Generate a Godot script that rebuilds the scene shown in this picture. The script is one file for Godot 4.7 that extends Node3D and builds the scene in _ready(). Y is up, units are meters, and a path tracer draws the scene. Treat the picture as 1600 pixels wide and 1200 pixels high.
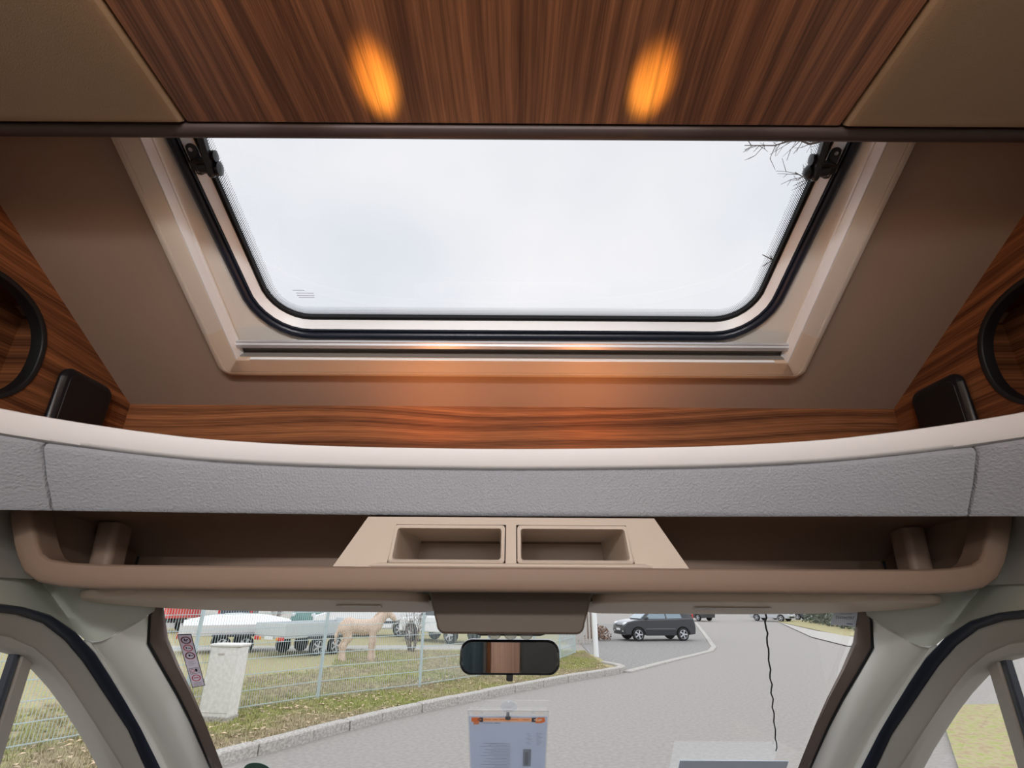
extends Node3D

const EYE := 2.08          # the lens stands this far above the road
const TAN := 0.503         # fall of the overcab roof towards the front

# ------------------------------------------------------------------ geometry
class Soup:
	var p := PackedVector3Array()
	var q := PackedVector2Array()
	func tri(a: Vector3, b: Vector3, c: Vector3) -> void:
		p.append(a); p.append(b); p.append(c)
	func quad(a: Vector3, b: Vector3, c: Vector3, d: Vector3) -> void:
		tri(a, b, c); tri(a, c, d)
	func sheet(rows: Array, wrap := false) -> void:
		for i in rows.size() - 1:
			var r = rows[i]
			var s = rows[i + 1]
			var n: int = r.size()
			for j in (n if wrap else n - 1):
				var k := (j + 1) % n
				quad(r[j], r[k], s[k], s[j])
	func fan(loop: Array, flip := false) -> void:
		var c := Vector3.ZERO
		for v in loop: c += v
		c /= loop.size()
		for i in loop.size():
			var j := (i + 1) % loop.size()
			if flip: tri(c, loop[j], loop[i])
			else: tri(c, loop[i], loop[j])
	func orient(start: int) -> void:
		if start >= p.size(): return
		var o := p[start]
		var vol := 0.0
		for i in range(start, p.size(), 3):
			vol += (p[i] - o).dot((p[i + 1] - o).cross(p[i + 2] - o))
		if vol < 0.0:
			for i in range(start, p.size(), 3):
				var t := p[i + 1]
				p[i + 1] = p[i + 2]
				p[i + 2] = t
	func loft(rows: Array) -> void:
		var s := p.size()
		sheet(rows, true)
		fan(rows[0], true)
		fan(rows[rows.size() - 1])
		orient(s)
	func box(c: Vector3, size: Vector3, b := 0.0, basis := Basis()) -> void:
		var h := size * 0.5
		b = minf(b, minf(h.x, minf(h.y, h.z)) * 0.9)
		var rows := []
		if b <= 0.0:
			for y in [-h.y, h.y]:
				rows.append([Vector3(-h.x, y, -h.z), Vector3(h.x, y, -h.z), Vector3(h.x, y, h.z), Vector3(-h.x, y, h.z)])
		else:
			for k in [[-h.y, b], [-h.y + b, 0.0], [h.y - b, 0.0], [h.y, b]]:
				var x: float = h.x - k[1]
				var z: float = h.z - k[1]
				var y: float = k[0]
				rows.append([Vector3(-x + b, y, -z), Vector3(x - b, y, -z), Vector3(x, y, -z + b), Vector3(x, y, z - b), Vector3(x - b, y, z), Vector3(-x + b, y, z), Vector3(-x, y, z - b), Vector3(-x, y, -z + b)])
		for r in rows:
			for i in r.size(): r[i] = c + basis * r[i]
		loft(rows)
	func prism(poly: PackedVector2Array, xf: Transform3D, d: float, b := 0.0) -> void:
		# polygon in the local x y plane, drawn out along local z from 0 to d, edges bevelled by b
		var s := p.size()
		var n := poly.size()
		var area := 0.0
		for i in n: area += poly[i].cross(poly[(i + 1) % n])
		var sg := 1.0 if area > 0.0 else -1.0
		var inn := PackedVector2Array()
		for i in n:
			var e0 := (poly[i] - poly[(i + n - 1) % n]).normalized()
			var e1 := (poly[(i + 1) % n] - poly[i]).normalized()
			var n0 := Vector2(-e0.y, e0.x) * sg
			var n1 := Vector2(-e1.y, e1.x) * sg
			var m := n0 + n1
			inn.append(poly[i] + m / maxf(m.length_squared() * 0.5, 0.35) * b)
		var levels := [[poly, 0.0], [poly, d]] if b <= 0.0 else [[inn, 0.0], [poly, b], [poly, d - b], [inn, d]]
		var rows := []
		for l in levels:
			var row := []
			for v in l[0]: row.append(xf * Vector3(v.x, v.y, l[1]))
			rows.append(row)
		sheet(rows, true)
		var cap: PackedVector2Array = poly if b <= 0.0 else inn
		var idx := Geometry2D.triangulate_polygon(cap)
		for i in range(0, idx.size(), 3):
			# keep the caps' winding in step with the walls
			var a: Vector2 = cap[idx[i]]
			var bb: Vector2 = cap[idx[i + 1]]
			var c: Vector2 = cap[idx[i + 2]]
			if (bb - a).cross(c - a) * sg < 0.0:
				var t := bb
				bb = c
				c = t
			tri(xf * Vector3(a.x, a.y, 0), xf * Vector3(c.x, c.y, 0), xf * Vector3(bb.x, bb.y, 0))
			tri(xf * Vector3(a.x, a.y, d), xf * Vector3(bb.x, bb.y, d), xf * Vector3(c.x, c.y, d))
		orient(s)
	func tube(path: Array, r0: float, r1 := -1.0, n := 8) -> void:
		if r1 < 0.0: r1 = r0
		var rows := []
		var side := Vector3.ZERO
		for i in path.size():
			var t: Vector3 = (path[mini(i + 1, path.size() - 1)] - path[maxi(i - 1, 0)]).normalized()
			if side == Vector3.ZERO:
				side = t.cross(Vector3.UP if absf(t.y) < 0.9 else Vector3.RIGHT).normalized()
			side = (side - t * side.dot(t)).normalized()
			var up := t.cross(side)
			var r := lerpf(r0, r1, float(i) / maxf(path.size() - 1, 1))
			var row := []
			for k in n:
				var a := TAU * k / n
				row.append(path[i] + (side * cos(a) + up * sin(a)) * r)
			rows.append(row)
		loft(rows)
	func lathe(prof: Array, xf: Transform3D, n := 20) -> void:
		# profile of Vector2(radius, height) turned round local y
		var rows := []
		for v in prof:
			var row := []
			for k in n:
				var a := TAU * k / n
				row.append(xf * Vector3(cos(a) * v.x, v.y, sin(a) * v.x))
			rows.append(row)
		loft(rows)
	func project(u: Vector3, v: Vector3, off := Vector2.ZERO) -> Soup:
		q.resize(p.size())
		for i in p.size(): q[i] = Vector2(p[i].dot(u), p[i].dot(v)) + off
		return self
	func mesh(crease := 38.0, off := Vector3.ZERO) -> ArrayMesh:
		var n := p.size()
		var fn := PackedVector3Array()
		fn.resize(n / 3)
		var at := {}
		for i in range(0, n, 3):
			fn[i / 3] = (p[i + 1] - p[i]).cross(p[i + 2] - p[i])
			for k in 3:
				var key := Vector3i((p[i + k] * 20000.0).round())
				if at.has(key): at[key].append(i / 3)
				else: at[key] = [i / 3]
		var lim := cos(deg_to_rad(crease))
		var pos := PackedVector3Array()
		var nor := PackedVector3Array()
		var uv := PackedVector2Array()
		pos.resize(n); nor.resize(n)
		if q.size() == n: uv.resize(n)
		for i in range(0, n, 3):
			var f := fn[i / 3]
			var fu := f.normalized()
			for k in 3:
				var s := Vector3.ZERO
				for g in at[Vector3i((p[i + k] * 20000.0).round())]:
					if fn[g].normalized().dot(fu) >= lim: s += fn[g]
				var o: int = i + [0, 2, 1][k]      # clockwise fronts
				pos[o] = p[i + k] - off
				nor[o] = s.normalized() if s.length_squared() > 0.0 else (fu if f.length_squared() > 0.0 else Vector3.UP)
				if uv.size(): uv[o] = q[i + k]
		var a := []
		a.resize(Mesh.ARRAY_MAX)
		a[Mesh.ARRAY_VERTEX] = pos
		a[Mesh.ARRAY_NORMAL] = nor
		if uv.size(): a[Mesh.ARRAY_TEX_UV] = uv
		var m := ArrayMesh.new()
		m.add_surface_from_arrays(Mesh.PRIMITIVE_TRIANGLES, a)
		return m

# place: x to the right, u above the lens, f ahead of it, in metres
func V(x: float, u: float, f: float) -> Vector3:
	return Vector3(x, EYE + u, -f)

# a point on the sloping overcab roof: x across, s up the slope, h out into the cabin
func R(x: float, s: float, h := 0.0) -> Vector3:
	return V(x, 0.448 + s * 0.449 - h * 0.8935, 1.25 - s * 0.8935 - h * 0.449)

# a point on the windscreen: x across, t down the glass from its top edge, h into the cab
func W(x: float, t: float, h := 0.0) -> Vector3:
	return V(x, -0.03 - t * 0.7071 - h * 0.7071, 1.38 + t * 0.7071 - h * 0.7071)

func G(x: float, f: float, y := 0.0) -> Vector3:
	return Vector3(x, y, -f)

func spot_of(n: Node) -> Vector3:
	var o := Vector3.ZERO
	while n != self and n is Node3D:
		o += n.position
		n = n.get_parent()
	return o

var used := {}
func numbered(called: String) -> String:
	used[called] = used.get(called, 0) + 1
	return called if used[called] == 1 else "%s_%03d" % [called, used[called] - 1]

func tag(o: Node, label := "", category := "", group := "", kind := "") -> Node:
	if label: o.set_meta("label", label)
	if category: o.set_meta("category", category)
	if group: o.set_meta("group", group)
	if kind: o.set_meta("kind", kind)
	return o

func thing(called: String, at: Vector3, label: String, category: String, group := "", kind := "", turn := 0.0) -> Node3D:
	var o := Node3D.new()
	o.name = numbered(called)
	add_child(o)
	o.position = at
	o.rotation.y = turn
	tag(o, label, category, group, kind)
	return o

# a part; vertices in the scene's axes unless local
func part(parent: Node, called: String, s: Soup, m: Material, crease := 38.0, local := false) -> MeshInstance3D:
	var o := MeshInstance3D.new()
	o.name = called
	o.mesh = s.mesh(crease, Vector3.ZERO if local else spot_of(parent))
	o.material_override = m
	parent.add_child(o, true)
	return o

func solo(called: String, s: Soup, m: Material, label: String, category: String, group := "", kind := "", crease := 38.0) -> MeshInstance3D:
	var lo := s.p[0]
	var hi := s.p[0]
	for v in s.p:
		lo = lo.min(v)
		hi = hi.max(v)
	var base := Vector3((lo.x + hi.x) * 0.5, lo.y, (lo.z + hi.z) * 0.5)
	var o := MeshInstance3D.new()
	o.name = numbered(called)
	o.mesh = s.mesh(crease, base)
	o.material_override = m
	add_child(o)
	o.position = base
	tag(o, label, category, group, kind)
	return o

func copy(o: Node3D, at: Vector3, label := "") -> Node3D:
	var c: Node3D = o.duplicate()
	c.name = numbered(String(o.name))
	add_child(c)
	c.position = at
	if label: c.set_meta("label", label)
	return c

func mirrored(pts: Array, sx: float) -> Array:
	var r := []
	for v in pts: r.append(Vector3(v.x * sx, v.y, v.z))
	return r

func curve(a: Array, sx := 1.0) -> Array:
	var r := []
	for v in a: r.append(V(v[0] * sx, v[1], v[2]))
	return r

func rrect(hw: float, hh: float, r: float, n := 5) -> PackedVector2Array:
	var o := PackedVector2Array()
	for c in [[1, 1, 0.0], [-1, 1, PI / 2], [-1, -1, PI], [1, -1, PI * 1.5]]:
		for k in n + 1:
			var a: float = c[2] + PI / 2 * k / n
			o.append(Vector2(c[0] * (hw - r) + cos(a) * r, c[1] * (hh - r) + sin(a) * r))
	return o

# smooth union of tapered capsules, meshed as surface nets
func blob(caps: Array, k: float, cell: float) -> Soup:
	var lo := Vector3.INF
	var hi := -Vector3.INF
	for c in caps:
		for e in [[c[0], c[2]], [c[1], c[3]]]:
			lo = lo.min(e[0] - Vector3.ONE * e[1])
			hi = hi.max(e[0] + Vector3.ONE * e[1])
	lo -= Vector3.ONE * cell * 2.5
	hi += Vector3.ONE * cell * 2.5
	var n := Vector3i(((hi - lo) / cell).ceil())
	var f := PackedFloat32Array()
	f.resize((n.x + 1) * (n.y + 1) * (n.z + 1))
	var sx := 1
	var sy := n.x + 1
	var sz := (n.x + 1) * (n.y + 1)
	for z in n.z + 1:
		for y in n.y + 1:
			for x in n.x + 1:
				var pt := lo + Vector3(x, y, z) * cell
				var d := 1e3
				for c in caps:
					var a: Vector3 = c[0]
					var ab: Vector3 = c[1] - a
					var t := clampf((pt - a).dot(ab) / maxf(ab.length_squared(), 1e-9), 0, 1)
					var e: float = (pt - a - ab * t).length() - lerpf(c[2], c[3], t)
					var hh := maxf(k - absf(d - e), 0.0) / k
					d = minf(d, e) - hh * hh * k * 0.25
				f[x + y * sy + z * sz] = d
	var vert := {}
	for z in n.z:
		for y in n.y:
			for x in n.x:
				var i := x + y * sy + z * sz
				var sum := Vector3.ZERO
				var cnt := 0
				var first := f[i] < 0.0
				var mixed := false
				for o in [sx, sy, sz, sx + sy, sx + sz, sy + sz, sx + sy + sz]:
					if (f[i + o] < 0.0) != first:
						mixed = true
						break
				if not mixed: continue
				for e in [[0, 0, 0, 0], [0, 1, 0, 0], [0, 0, 1, 0], [0, 1, 1, 0], [0, 0, 0, 1], [1, 0, 0, 1], [0, 0, 1, 1], [1, 0, 1, 1], [0, 0, 0, 2], [1, 0, 0, 2], [0, 1, 0, 2], [1, 1, 0, 2]]:
					var A: Vector3
					var B: Vector3
					if e[3] == 0:
						A = Vector3(0, e[1], e[2]); B = Vector3(1, e[1], e[2])
					elif e[3] == 1:
						A = Vector3(e[0], 0, e[2]); B = Vector3(e[0], 1, e[2])
					else:
						A = Vector3(e[0], e[1], 0); B = Vector3(e[0], e[1], 1)
					var fa := f[i + int(A.x) * sx + int(A.y) * sy + int(A.z) * sz]
					var fb := f[i + int(B.x) * sx + int(B.y) * sy + int(B.z) * sz]
					if (fa < 0.0) != (fb < 0.0):
						sum += A.lerp(B, fa / (fa - fb))
						cnt += 1
				vert[i] = lo + (Vector3(x, y, z) + sum / cnt) * cell
	var s := Soup.new()
	for z in range(1, n.z):
		for y in range(1, n.y):
			for x in range(1, n.x):
				var i := x + y * sy + z * sz
				for ax in [[sx, sy, sz], [sy, sz, sx], [sz, sx, sy]]:
					var ins := f[i] < 0.0
					if ins != (f[i + ax[0]] < 0.0):
						var A: Vector3 = vert[i]
						var B: Vector3 = vert[i - ax[1]]
						var C: Vector3 = vert[i - ax[1] - ax[2]]
						var D: Vector3 = vert[i - ax[2]]
						if ins: s.quad(A, B, C, D)
						else: s.quad(A, D, C, B)
	return s

# ------------------------------------------------------------------ materials
func mat(c: Color, rough := 0.6, metal := 0.0, spec := 0.5) -> StandardMaterial3D:
	var m := StandardMaterial3D.new()
	m.albedo_color = c
	m.roughness = rough
	m.metallic = metal
	m.metallic_specular = spec
	return m

func rgb(r: float, g: float, b: float) -> Color:
	return Color(r / 255.0, g / 255.0, b / 255.0)

func pane(c: Color, alpha: float) -> StandardMaterial3D:
	var m := mat(c, 0.02)
	m.albedo_color.a = alpha
	m.transparency = BaseMaterial3D.TRANSPARENCY_ALPHA
	m.cull_mode = BaseMaterial3D.CULL_DISABLED
	return m

func noise_tex(freq: float, type: int, seed_: int, size := 512, octaves := 3) -> NoiseTexture2D:
	var n := FastNoiseLite.new()
	n.noise_type = type
	n.frequency = freq
	n.seed = seed_
	n.fractal_octaves = octaves
	var t := NoiseTexture2D.new()
	t.width = size
	t.height = size
	t.seamless = true
	t.noise = n
	return t

func grained(m: StandardMaterial3D, t: Texture2D, metres: float, relief_cm: float) -> StandardMaterial3D:
	m.uv1_triplanar = true
	m.uv1_world_triplanar = true
	m.uv1_scale = Vector3.ONE / metres
	m.heightmap_enabled = true
	m.heightmap_texture = t
	m.heightmap_scale = relief_cm
	return m

func speckled(a: Color, b: Color, freq: float, metres: float, seed_: int, rough := 0.9, mid := Color(0, 0, 0, 0)) -> StandardMaterial3D:
	var t := noise_tex(freq, FastNoiseLite.TYPE_SIMPLEX_SMOOTH, seed_, 512, 5)
	var g := Gradient.new()
	g.set_color(0, a)
	g.set_color(1, b)
	g.set_offset(0, 0.25)
	g.set_offset(1, 0.75)
	if mid.a > 0.0: g.add_point(0.5, mid)
	t.color_ramp = g
	var m := mat(Color.WHITE, rough)
	m.albedo_texture = t
	m.uv1_triplanar = true
	m.uv1_world_triplanar = true
	m.uv1_scale = Vector3.ONE / metres
	return m

# walnut veneer: u across the grain (1.2 m), v along it (2.4 m)
func wood_image(seed_: int, dark := Vector3(78, 52, 40), lite := Vector3(184, 130, 94)) -> ImageTexture:
	var w := 1536
	var h := 320
	var a := FastNoiseLite.new()
	a.seed = seed_; a.frequency = 1.0; a.noise_type = FastNoiseLite.TYPE_SIMPLEX_SMOOTH; a.fractal_type = FastNoiseLite.FRACTAL_NONE
	var d := PackedByteArray()
	d.resize(w * h * 3)
	for y in h:
		var v := float(y) / h
		for x in w:
			var u := float(x) / w
			var sway := a.get_noise_2d(u * 3.0, v * 2.0) * 0.022 + a.get_noise_2d(u * 9.0 + 40.0, v * 4.0) * 0.005
			var s := u + sway
			var band := a.get_noise_2d(s * 52.0, v * 0.9 + 11.0)
			var line := a.get_noise_2d(s * 210.0 + 7.0, v * 2.0)
			var fine := a.get_noise_2d(u * 600.0, v * 24.0)
			var t := 0.50 + band * 0.30 + line * 0.24 + fine * 0.16
			var vein := maxf(0.0, line - 0.45) * 0.9
			t = clampf(t - vein, 0.0, 1.0)
			var c := dark.lerp(lite, t)
			var i := (y * w + x) * 3
			d[i] = int(c.x); d[i + 1] = int(c.y); d[i + 2] = int(c.z)
	return ImageTexture.create_from_image(Image.create_from_data(w, h, false, Image.FORMAT_RGB8, d))

func wooden(t: Texture2D, rough := 0.42) -> StandardMaterial3D:
	var m := mat(Color.WHITE, rough)
	m.albedo_texture = t
	return m

func dots_image(radius: float) -> ImageTexture:
	var im := Image.create(64, 64, false, Image.FORMAT_RGBA8)
	for y in 64:
		for x in 64:
			var best := 99.0
			for c in [Vector2(0, 0), Vector2(64, 0), Vector2(0, 64), Vector2(64, 64), Vector2(32, 32)]:
				best = minf(best, (Vector2(x + 0.5, y + 0.5) - c).length())
			im.set_pixel(x, y, Color(0.03, 0.03, 0.06, clampf((radius - best) * 0.5 + 0.5, 0, 1)))
	return ImageTexture.create_from_image(im)

func ring_px(im: Image, c: Vector2, rx: float, ry: float, w: float, col: Color) -> void:
	for y in range(int(c.y - ry - 2), int(c.y + ry + 3)):
		for x in range(int(c.x - rx - 2), int(c.x + rx + 3)):
			var e := Vector2((x - c.x) / rx, (y - c.y) / ry).length()
			if e <= 1.0 and e >= 1.0 - w and x >= 0 and y >= 0 and x < im.get_width() and y < im.get_height():
				im.set_pixel(x, y, col)

# the strip of pictograms stuck to the glass by the left pillar
func sticker_image() -> ImageTexture:
	var im := Image.create(96, 384, false, Image.FORMAT_RGB8)
	im.fill(rgb(238, 232, 240))
	im.fill_rect(Rect2i(0, 0, 96, 4), rgb(50, 48, 60))
	im.fill_rect(Rect2i(0, 380, 96, 4), rgb(50, 48, 60))
	im.fill_rect(Rect2i(0, 0, 4, 384), rgb(50, 48, 60))
	im.fill_rect(Rect2i(92, 0, 4, 384), rgb(50, 48, 60))
	var ink := rgb(45, 38, 50)
	var red := rgb(196, 40, 52)
	var ys := [42, 98, 154, 318]
	for k in 4:
		ring_px(im, Vector2(48, ys[k]), 33, 24, 0.2, ink if k == 0 or k == 2 else red)
		if k == 0 or k == 2: ring_px(im, Vector2(48, ys[k]), 36, 27, 0.07, red)
	im.fill_rect(Rect2i(36, 30, 9, 20), ink); im.fill_rect(Rect2i(50, 36, 14, 7), ink); im.fill_rect(Rect2i(44, 44, 10, 7), ink)
	im.fill_rect(Rect2i(34, 90, 7, 16), ink); im.fill_rect(Rect2i(48, 99, 20, 5), ink)
	im.fill_rect(Rect2i(38, 146, 14, 14), ink); im.fill_rect(Rect2i(56, 152, 12, 6), ink)
	for k in 4: im.fill_rect(Rect2i(22, 194 + k * 9, 50 - (k % 2) * 12, 2), rgb(150, 145, 155))
	for e in [[16, 244, 66, 3], [16, 284, 66, 3], [16, 244, 3, 40], [79, 244, 3, 40]]: im.fill_rect(Rect2i(e[0], e[1], e[2], e[3]), rgb(120, 110, 120))
	ring_px(im, Vector2(36, 264), 14, 13, 0.25, red); im.fill_rect(Rect2i(56, 252, 16, 22), ink)
	im.fill_rect(Rect2i(30, 314, 36, 5), red)
	for k in 4: im.fill_rect(Rect2i(18, 350 + k * 7, 58, 2), rgb(140, 134, 146))
	return ImageTexture.create_from_image(im)

# the A4 sheet in its sleeve, read from behind; the square code is left out
func sheet_image() -> ImageTexture:
	var im := Image.create(424, 600, false, Image.FORMAT_RGB8)
	im.fill(rgb(215, 221, 232))
	im.fill_rect(Rect2i(14, 14, 396, 30), rgb(250, 206, 164))
	var org := rgb(238, 150, 28)
	var ink := rgb(58, 56, 60)
	im.fill_rect(Rect2i(14, 12, 58, 34), org)
	im.fill_rect(Rect2i(24, 46, 30, 22), rgb(226, 164, 110))
	for k in 30:
		im.fill_rect(Rect2i(72 - k, 14 + k / 2, k, 1), ink)
		im.fill_rect(Rect2i(72 - k, 46 - k / 2, k, 1), ink)
		im.fill_rect(Rect2i(340, 12 + k / 2, 30 - k, 1), ink)
		im.fill_rect(Rect2i(340, 44 - k / 2, 30 - k, 1), ink)
	im.fill_rect(Rect2i(58, 12, 18, 36), ink)
	im.fill_rect(Rect2i(58, 24, 10, 10), org)
	im.fill_rect(Rect2i(340, 12, 20, 34), ink)
	im.fill_rect(Rect2i(352, 24, 12, 10), rgb(230, 220, 206))
	im.fill_rect(Rect2i(372, 10, 38, 20), org); im.fill_rect(Rect2i(388, 26, 24, 20), org); im.fill_rect(Rect2i(360, 42, 40, 12), org)
	im.fill_rect(Rect2i(376, 22, 20, 12), rgb(230, 220, 206))
	for e in [[80, 26, 40], [130, 27, 26], [164, 26, 44], [216, 27, 50], [292, 26, 34]]: im.fill_rect(Rect2i(e[0], e[1], e[2], 3), rgb(150, 84, 40))
	im.fill_rect(Rect2i(76, 56, 56, 3), rgb(110, 116, 130)); im.fill_rect(Rect2i(138, 55, 32, 4), rgb(96, 100, 112))
	for k in 24:
		var wd: int = [150, 120, 168, 90, 140, 110][k % 6]
		im.fill_rect(Rect2i(224 - wd, 224 + k * 13, wd, 2), rgb(118, 124, 138))
	for k in 8: im.fill_rect(Rect2i(310 + (k % 3) * 6, 142 + k * 12, 22, 2), rgb(140, 146, 158))
	for k in 9: im.fill_rect(Rect2i(368, 136 + k * 12, 32 - (k % 3) * 5, 2), rgb(146, 138, 152))
	im.fill_rect(Rect2i(296, 272, 46, 150), rgb(168, 174, 182)); im.fill_rect(Rect2i(306, 300, 20, 110), rgb(150, 154, 160))
	return ImageTexture.create_from_image(im)

func label_image() -> ImageTexture:
	var im := Image.create(192, 144, false, Image.FORMAT_RGB8)
	im.fill(rgb(226, 230, 236))
	for k in 3: im.fill_rect(Rect2i(60, 12 + k * 13, 110 - k * 10, 3), rgb(120, 122, 128))
	for k in 10:
		im.fill_rect(Rect2i(24 + k * 15, 62 + (k % 3) * 2, 11, 6), rgb(64, 66, 72))
		im.fill_rect(Rect2i(30 + k * 14, 76, 9, 6), rgb(70, 72, 78))
	im.fill_rect(Rect2i(120, 120, 44, 8), rgb(74, 86, 130))
	return ImageTexture.create_from_image(im)

var M := {}

func make_materials() -> void:
	var leather := noise_tex(0.045, FastNoiseLite.TYPE_CELLULAR, 3, 512, 2)
	var weave := noise_tex(0.09, FastNoiseLite.TYPE_SIMPLEX_SMOOTH, 5, 512, 2)
	var walnut := wood_image(11)
	M.walnut = wooden(walnut, 0.62)
	M.walnut.metallic_specular = 0.22
	M.walnut.albedo_color = rgb(255, 234, 208)
	M.veneer = wooden(walnut, 0.34)
	M.door_wood = wooden(wood_image(23, Vector3(196, 160, 140), Vector3(236, 210, 194)), 0.45)
	M.door_wood.albedo_color = rgb(255, 240, 232)
	M.liner = grained(mat(rgb(164, 138, 120), 0.9), weave, 0.14, 0.012)
	M.pad = grained(mat(rgb(146, 128, 106), 0.95), weave, 0.12, 0.02)
	M.lip = mat(rgb(66, 54, 53), 0.5)
	M.cream = mat(rgb(238, 222, 206), 0.5)
	M.cream_cap = mat(rgb(236, 214, 190), 0.48)
	M.surround = mat(rgb(222, 216, 208), 0.6)
	M.alu = mat(rgb(196, 196, 198), 0.5, 0.5)
	M.alu_white = mat(rgb(238, 238, 238), 0.4)
	M.channel = mat(rgb(120, 114, 108), 0.6)
	M.rubber = mat(rgb(28, 34, 48), 0.36)
	M.black = mat(rgb(18, 18, 20), 0.5)
	M.black_gloss = mat(rgb(20, 22, 27), 0.3)
	M.rim = grained(mat(rgb(232, 228, 226), 0.55), weave, 0.1, 0.006)
	M.vinyl = grained(mat(rgb(158, 160, 166), 0.62), leather, 0.115, 0.20)
	M.tray = grained(mat(rgb(138, 115, 98), 0.6), weave, 0.05, 0.008)
	M.console = grained(mat(rgb(200, 184, 168), 0.55), weave, 0.05, 0.008)
	M.head = grained(mat(rgb(184, 187, 177), 0.9), weave, 0.05, 0.02)
	M.pillar = grained(mat(rgb(228, 227, 220), 0.6), weave, 0.05, 0.008)
	M.flange = mat(rgb(112, 98, 90), 0.7)
	M.door_trim = mat(rgb(150, 145, 137), 0.62)
	M.door_light = mat(rgb(180, 176, 168), 0.62)
	M.visor = grained(mat(rgb(220, 202, 182), 0.45), weave, 0.05, 0.008)
	M.sunbox = grained(mat(rgb(100, 86, 74), 0.6), weave, 0.05, 0.012)
	M.paper_edge = mat(rgb(222, 216, 210), 0.6)
	M.mirror = mat(rgb(235, 238, 238), 0.02, 1.0)
	M.glass = pane(rgb(210, 220, 216), 0.03)
	M.tinted = pane(rgb(70, 76, 84), 0.51)
	M.lens = pane(rgb(235, 240, 245), 0.35)
	M.dash = mat(rgb(62, 64, 68), 0.7)
	M.wall = mat(rgb(226, 222, 216), 0.7)
	M.floor = speckled(rgb(96, 84, 74), rgb(120, 106, 92), 0.03, 0.8, 41)
	M.curtain = mat(rgb(70, 84, 92), 0.9)
	M.charcoal = mat(rgb(66, 66, 64), 0.8)
	M.asphalt = speckled(rgb(134, 130, 124), rgb(146, 141, 135), 0.06, 3.0, 7, 0.95)
	M.asphalt_old = speckled(rgb(118, 116, 114), rgb(140, 137, 132), 0.05, 3.5, 8, 0.95)
	M.grass = speckled(rgb(146, 128, 96), rgb(140, 146, 78), 0.035, 4.0, 9, 1.0, rgb(160, 149, 114))
	M.kerb = speckled(rgb(140, 136, 130), rgb(188, 184, 176), 0.05, 1.2, 12, 0.95)
	M.galv = mat(rgb(176, 190, 192), 0.5, 0.2)
	M.white = mat(rgb(226, 228, 228), 0.5)
	M.cabinet = speckled(rgb(204, 202, 196), rgb(218, 216, 210), 0.02, 1.0, 14, 0.7)
	M.tyre = mat(rgb(26, 26, 28), 0.85)
	M.wheel = mat(rgb(188, 190, 194), 0.35, 0.6)
	M.car_glass = mat(rgb(120, 138, 148), 0.08)
	M.dark_glass = mat(rgb(40, 48, 54), 0.08)
	M.lamp_clear = mat(rgb(214, 220, 226), 0.15)
	M.lamp_red = mat(rgb(190, 40, 34), 0.25)
	M.lamp_amber = mat(rgb(226, 140, 40), 0.25)
	M.plate = mat(rgb(220, 222, 220), 0.5)
	M.trim_dark = mat(rgb(40, 42, 46), 0.7)
	M.horse = speckled(rgb(164, 130, 104), rgb(238, 222, 206), 0.05, 0.8, 15, 0.9)
	M.bark = speckled(rgb(92, 80, 76), rgb(134, 118, 110), 0.05, 0.5, 16, 0.95)
	M.slat = mat(rgb(172, 166, 158), 0.7)
	M.hedge = speckled(rgb(74, 84, 74), rgb(120, 126, 104), 0.06, 1.0, 17, 1.0)
	M.rust_hedge = speckled(rgb(110, 88, 74), rgb(150, 118, 96), 0.06, 1.0, 18, 1.0)
	M.facade = speckled(rgb(212, 208, 198), rgb(224, 220, 212), 0.02, 4.0, 19, 0.85)

# ------------------------------------------------------------------ the scene
func _ready() -> void:
	var cam := Camera3D.new()
	cam.name = "camera"
	cam.fov = rad_to_deg(2.0 * atan(600.0 / 820.0))
	cam.near = 0.02
	cam.far = 600.0
	cam.position = Vector3(0, EYE, 0)
	cam.rotation = Vector3(deg_to_rad(22.2), 0, 0)
	cam.basis = cam.basis * Basis(Vector3(0, 0, 1), deg_to_rad(0.35))
	add_child(cam)
	cam.current = true

	var env := Environment.new()
	env.background_mode = Environment.BG_SKY
	env.tonemap_mode = Environment.TONE_MAPPER_LINEAR
	env.tonemap_exposure = 1.0
	env.sdfgi_enabled = true
	env.ssao_enabled = true
	env.ssil_enabled = true
	env.ambient_light_source = Environment.AMBIENT_SOURCE_SKY
	env.sky = Sky.new()
	env.sky.sky_material = overcast()
	env.background_energy_multiplier = 1.8
	var we := WorldEnvironment.new()
	we.name = "world"
	we.environment = env
	add_child(we)

	make_materials()
	living_area()
	overcab()
	skylight()
	shelf_front()
	cab_shell()
	cab_fittings()
	grounds()
	fence_line()
	right_side()
	yard_vehicles()
	trees()

func overcast() -> PanoramaSkyMaterial:
	var w := 512
	var h := 256
	var n := FastNoiseLite.new()
	n.seed = 4
	n.noise_type = FastNoiseLite.TYPE_SIMPLEX_SMOOTH
	n.frequency = 1.0
	n.fractal_octaves = 5
	var im := Image.create(w, h, false, Image.FORMAT_RGBF)
	for y in h:
		var el := PI * (0.5 - (y + 0.5) / h)
		for x in w:
			var az := TAU * (x + 0.5) / w
			var d := Vector3(cos(el) * cos(az), sin(el), cos(el) * sin(az))
			var c := n.get_noise_3dv(Vector3(d.x, d.y * 1.7, d.z) * 1.5)
			var l := 1.0 + c * 0.13
			if el < 0.0: l = 0.5
			im.set_pixel(x, y, Color(l * (0.955 + c * 0.05), l * 0.98, l * (1.035 - c * 0.04)))
	var m := PanoramaSkyMaterial.new()
	m.panorama = ImageTexture.create_from_image(im)
	return m

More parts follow.
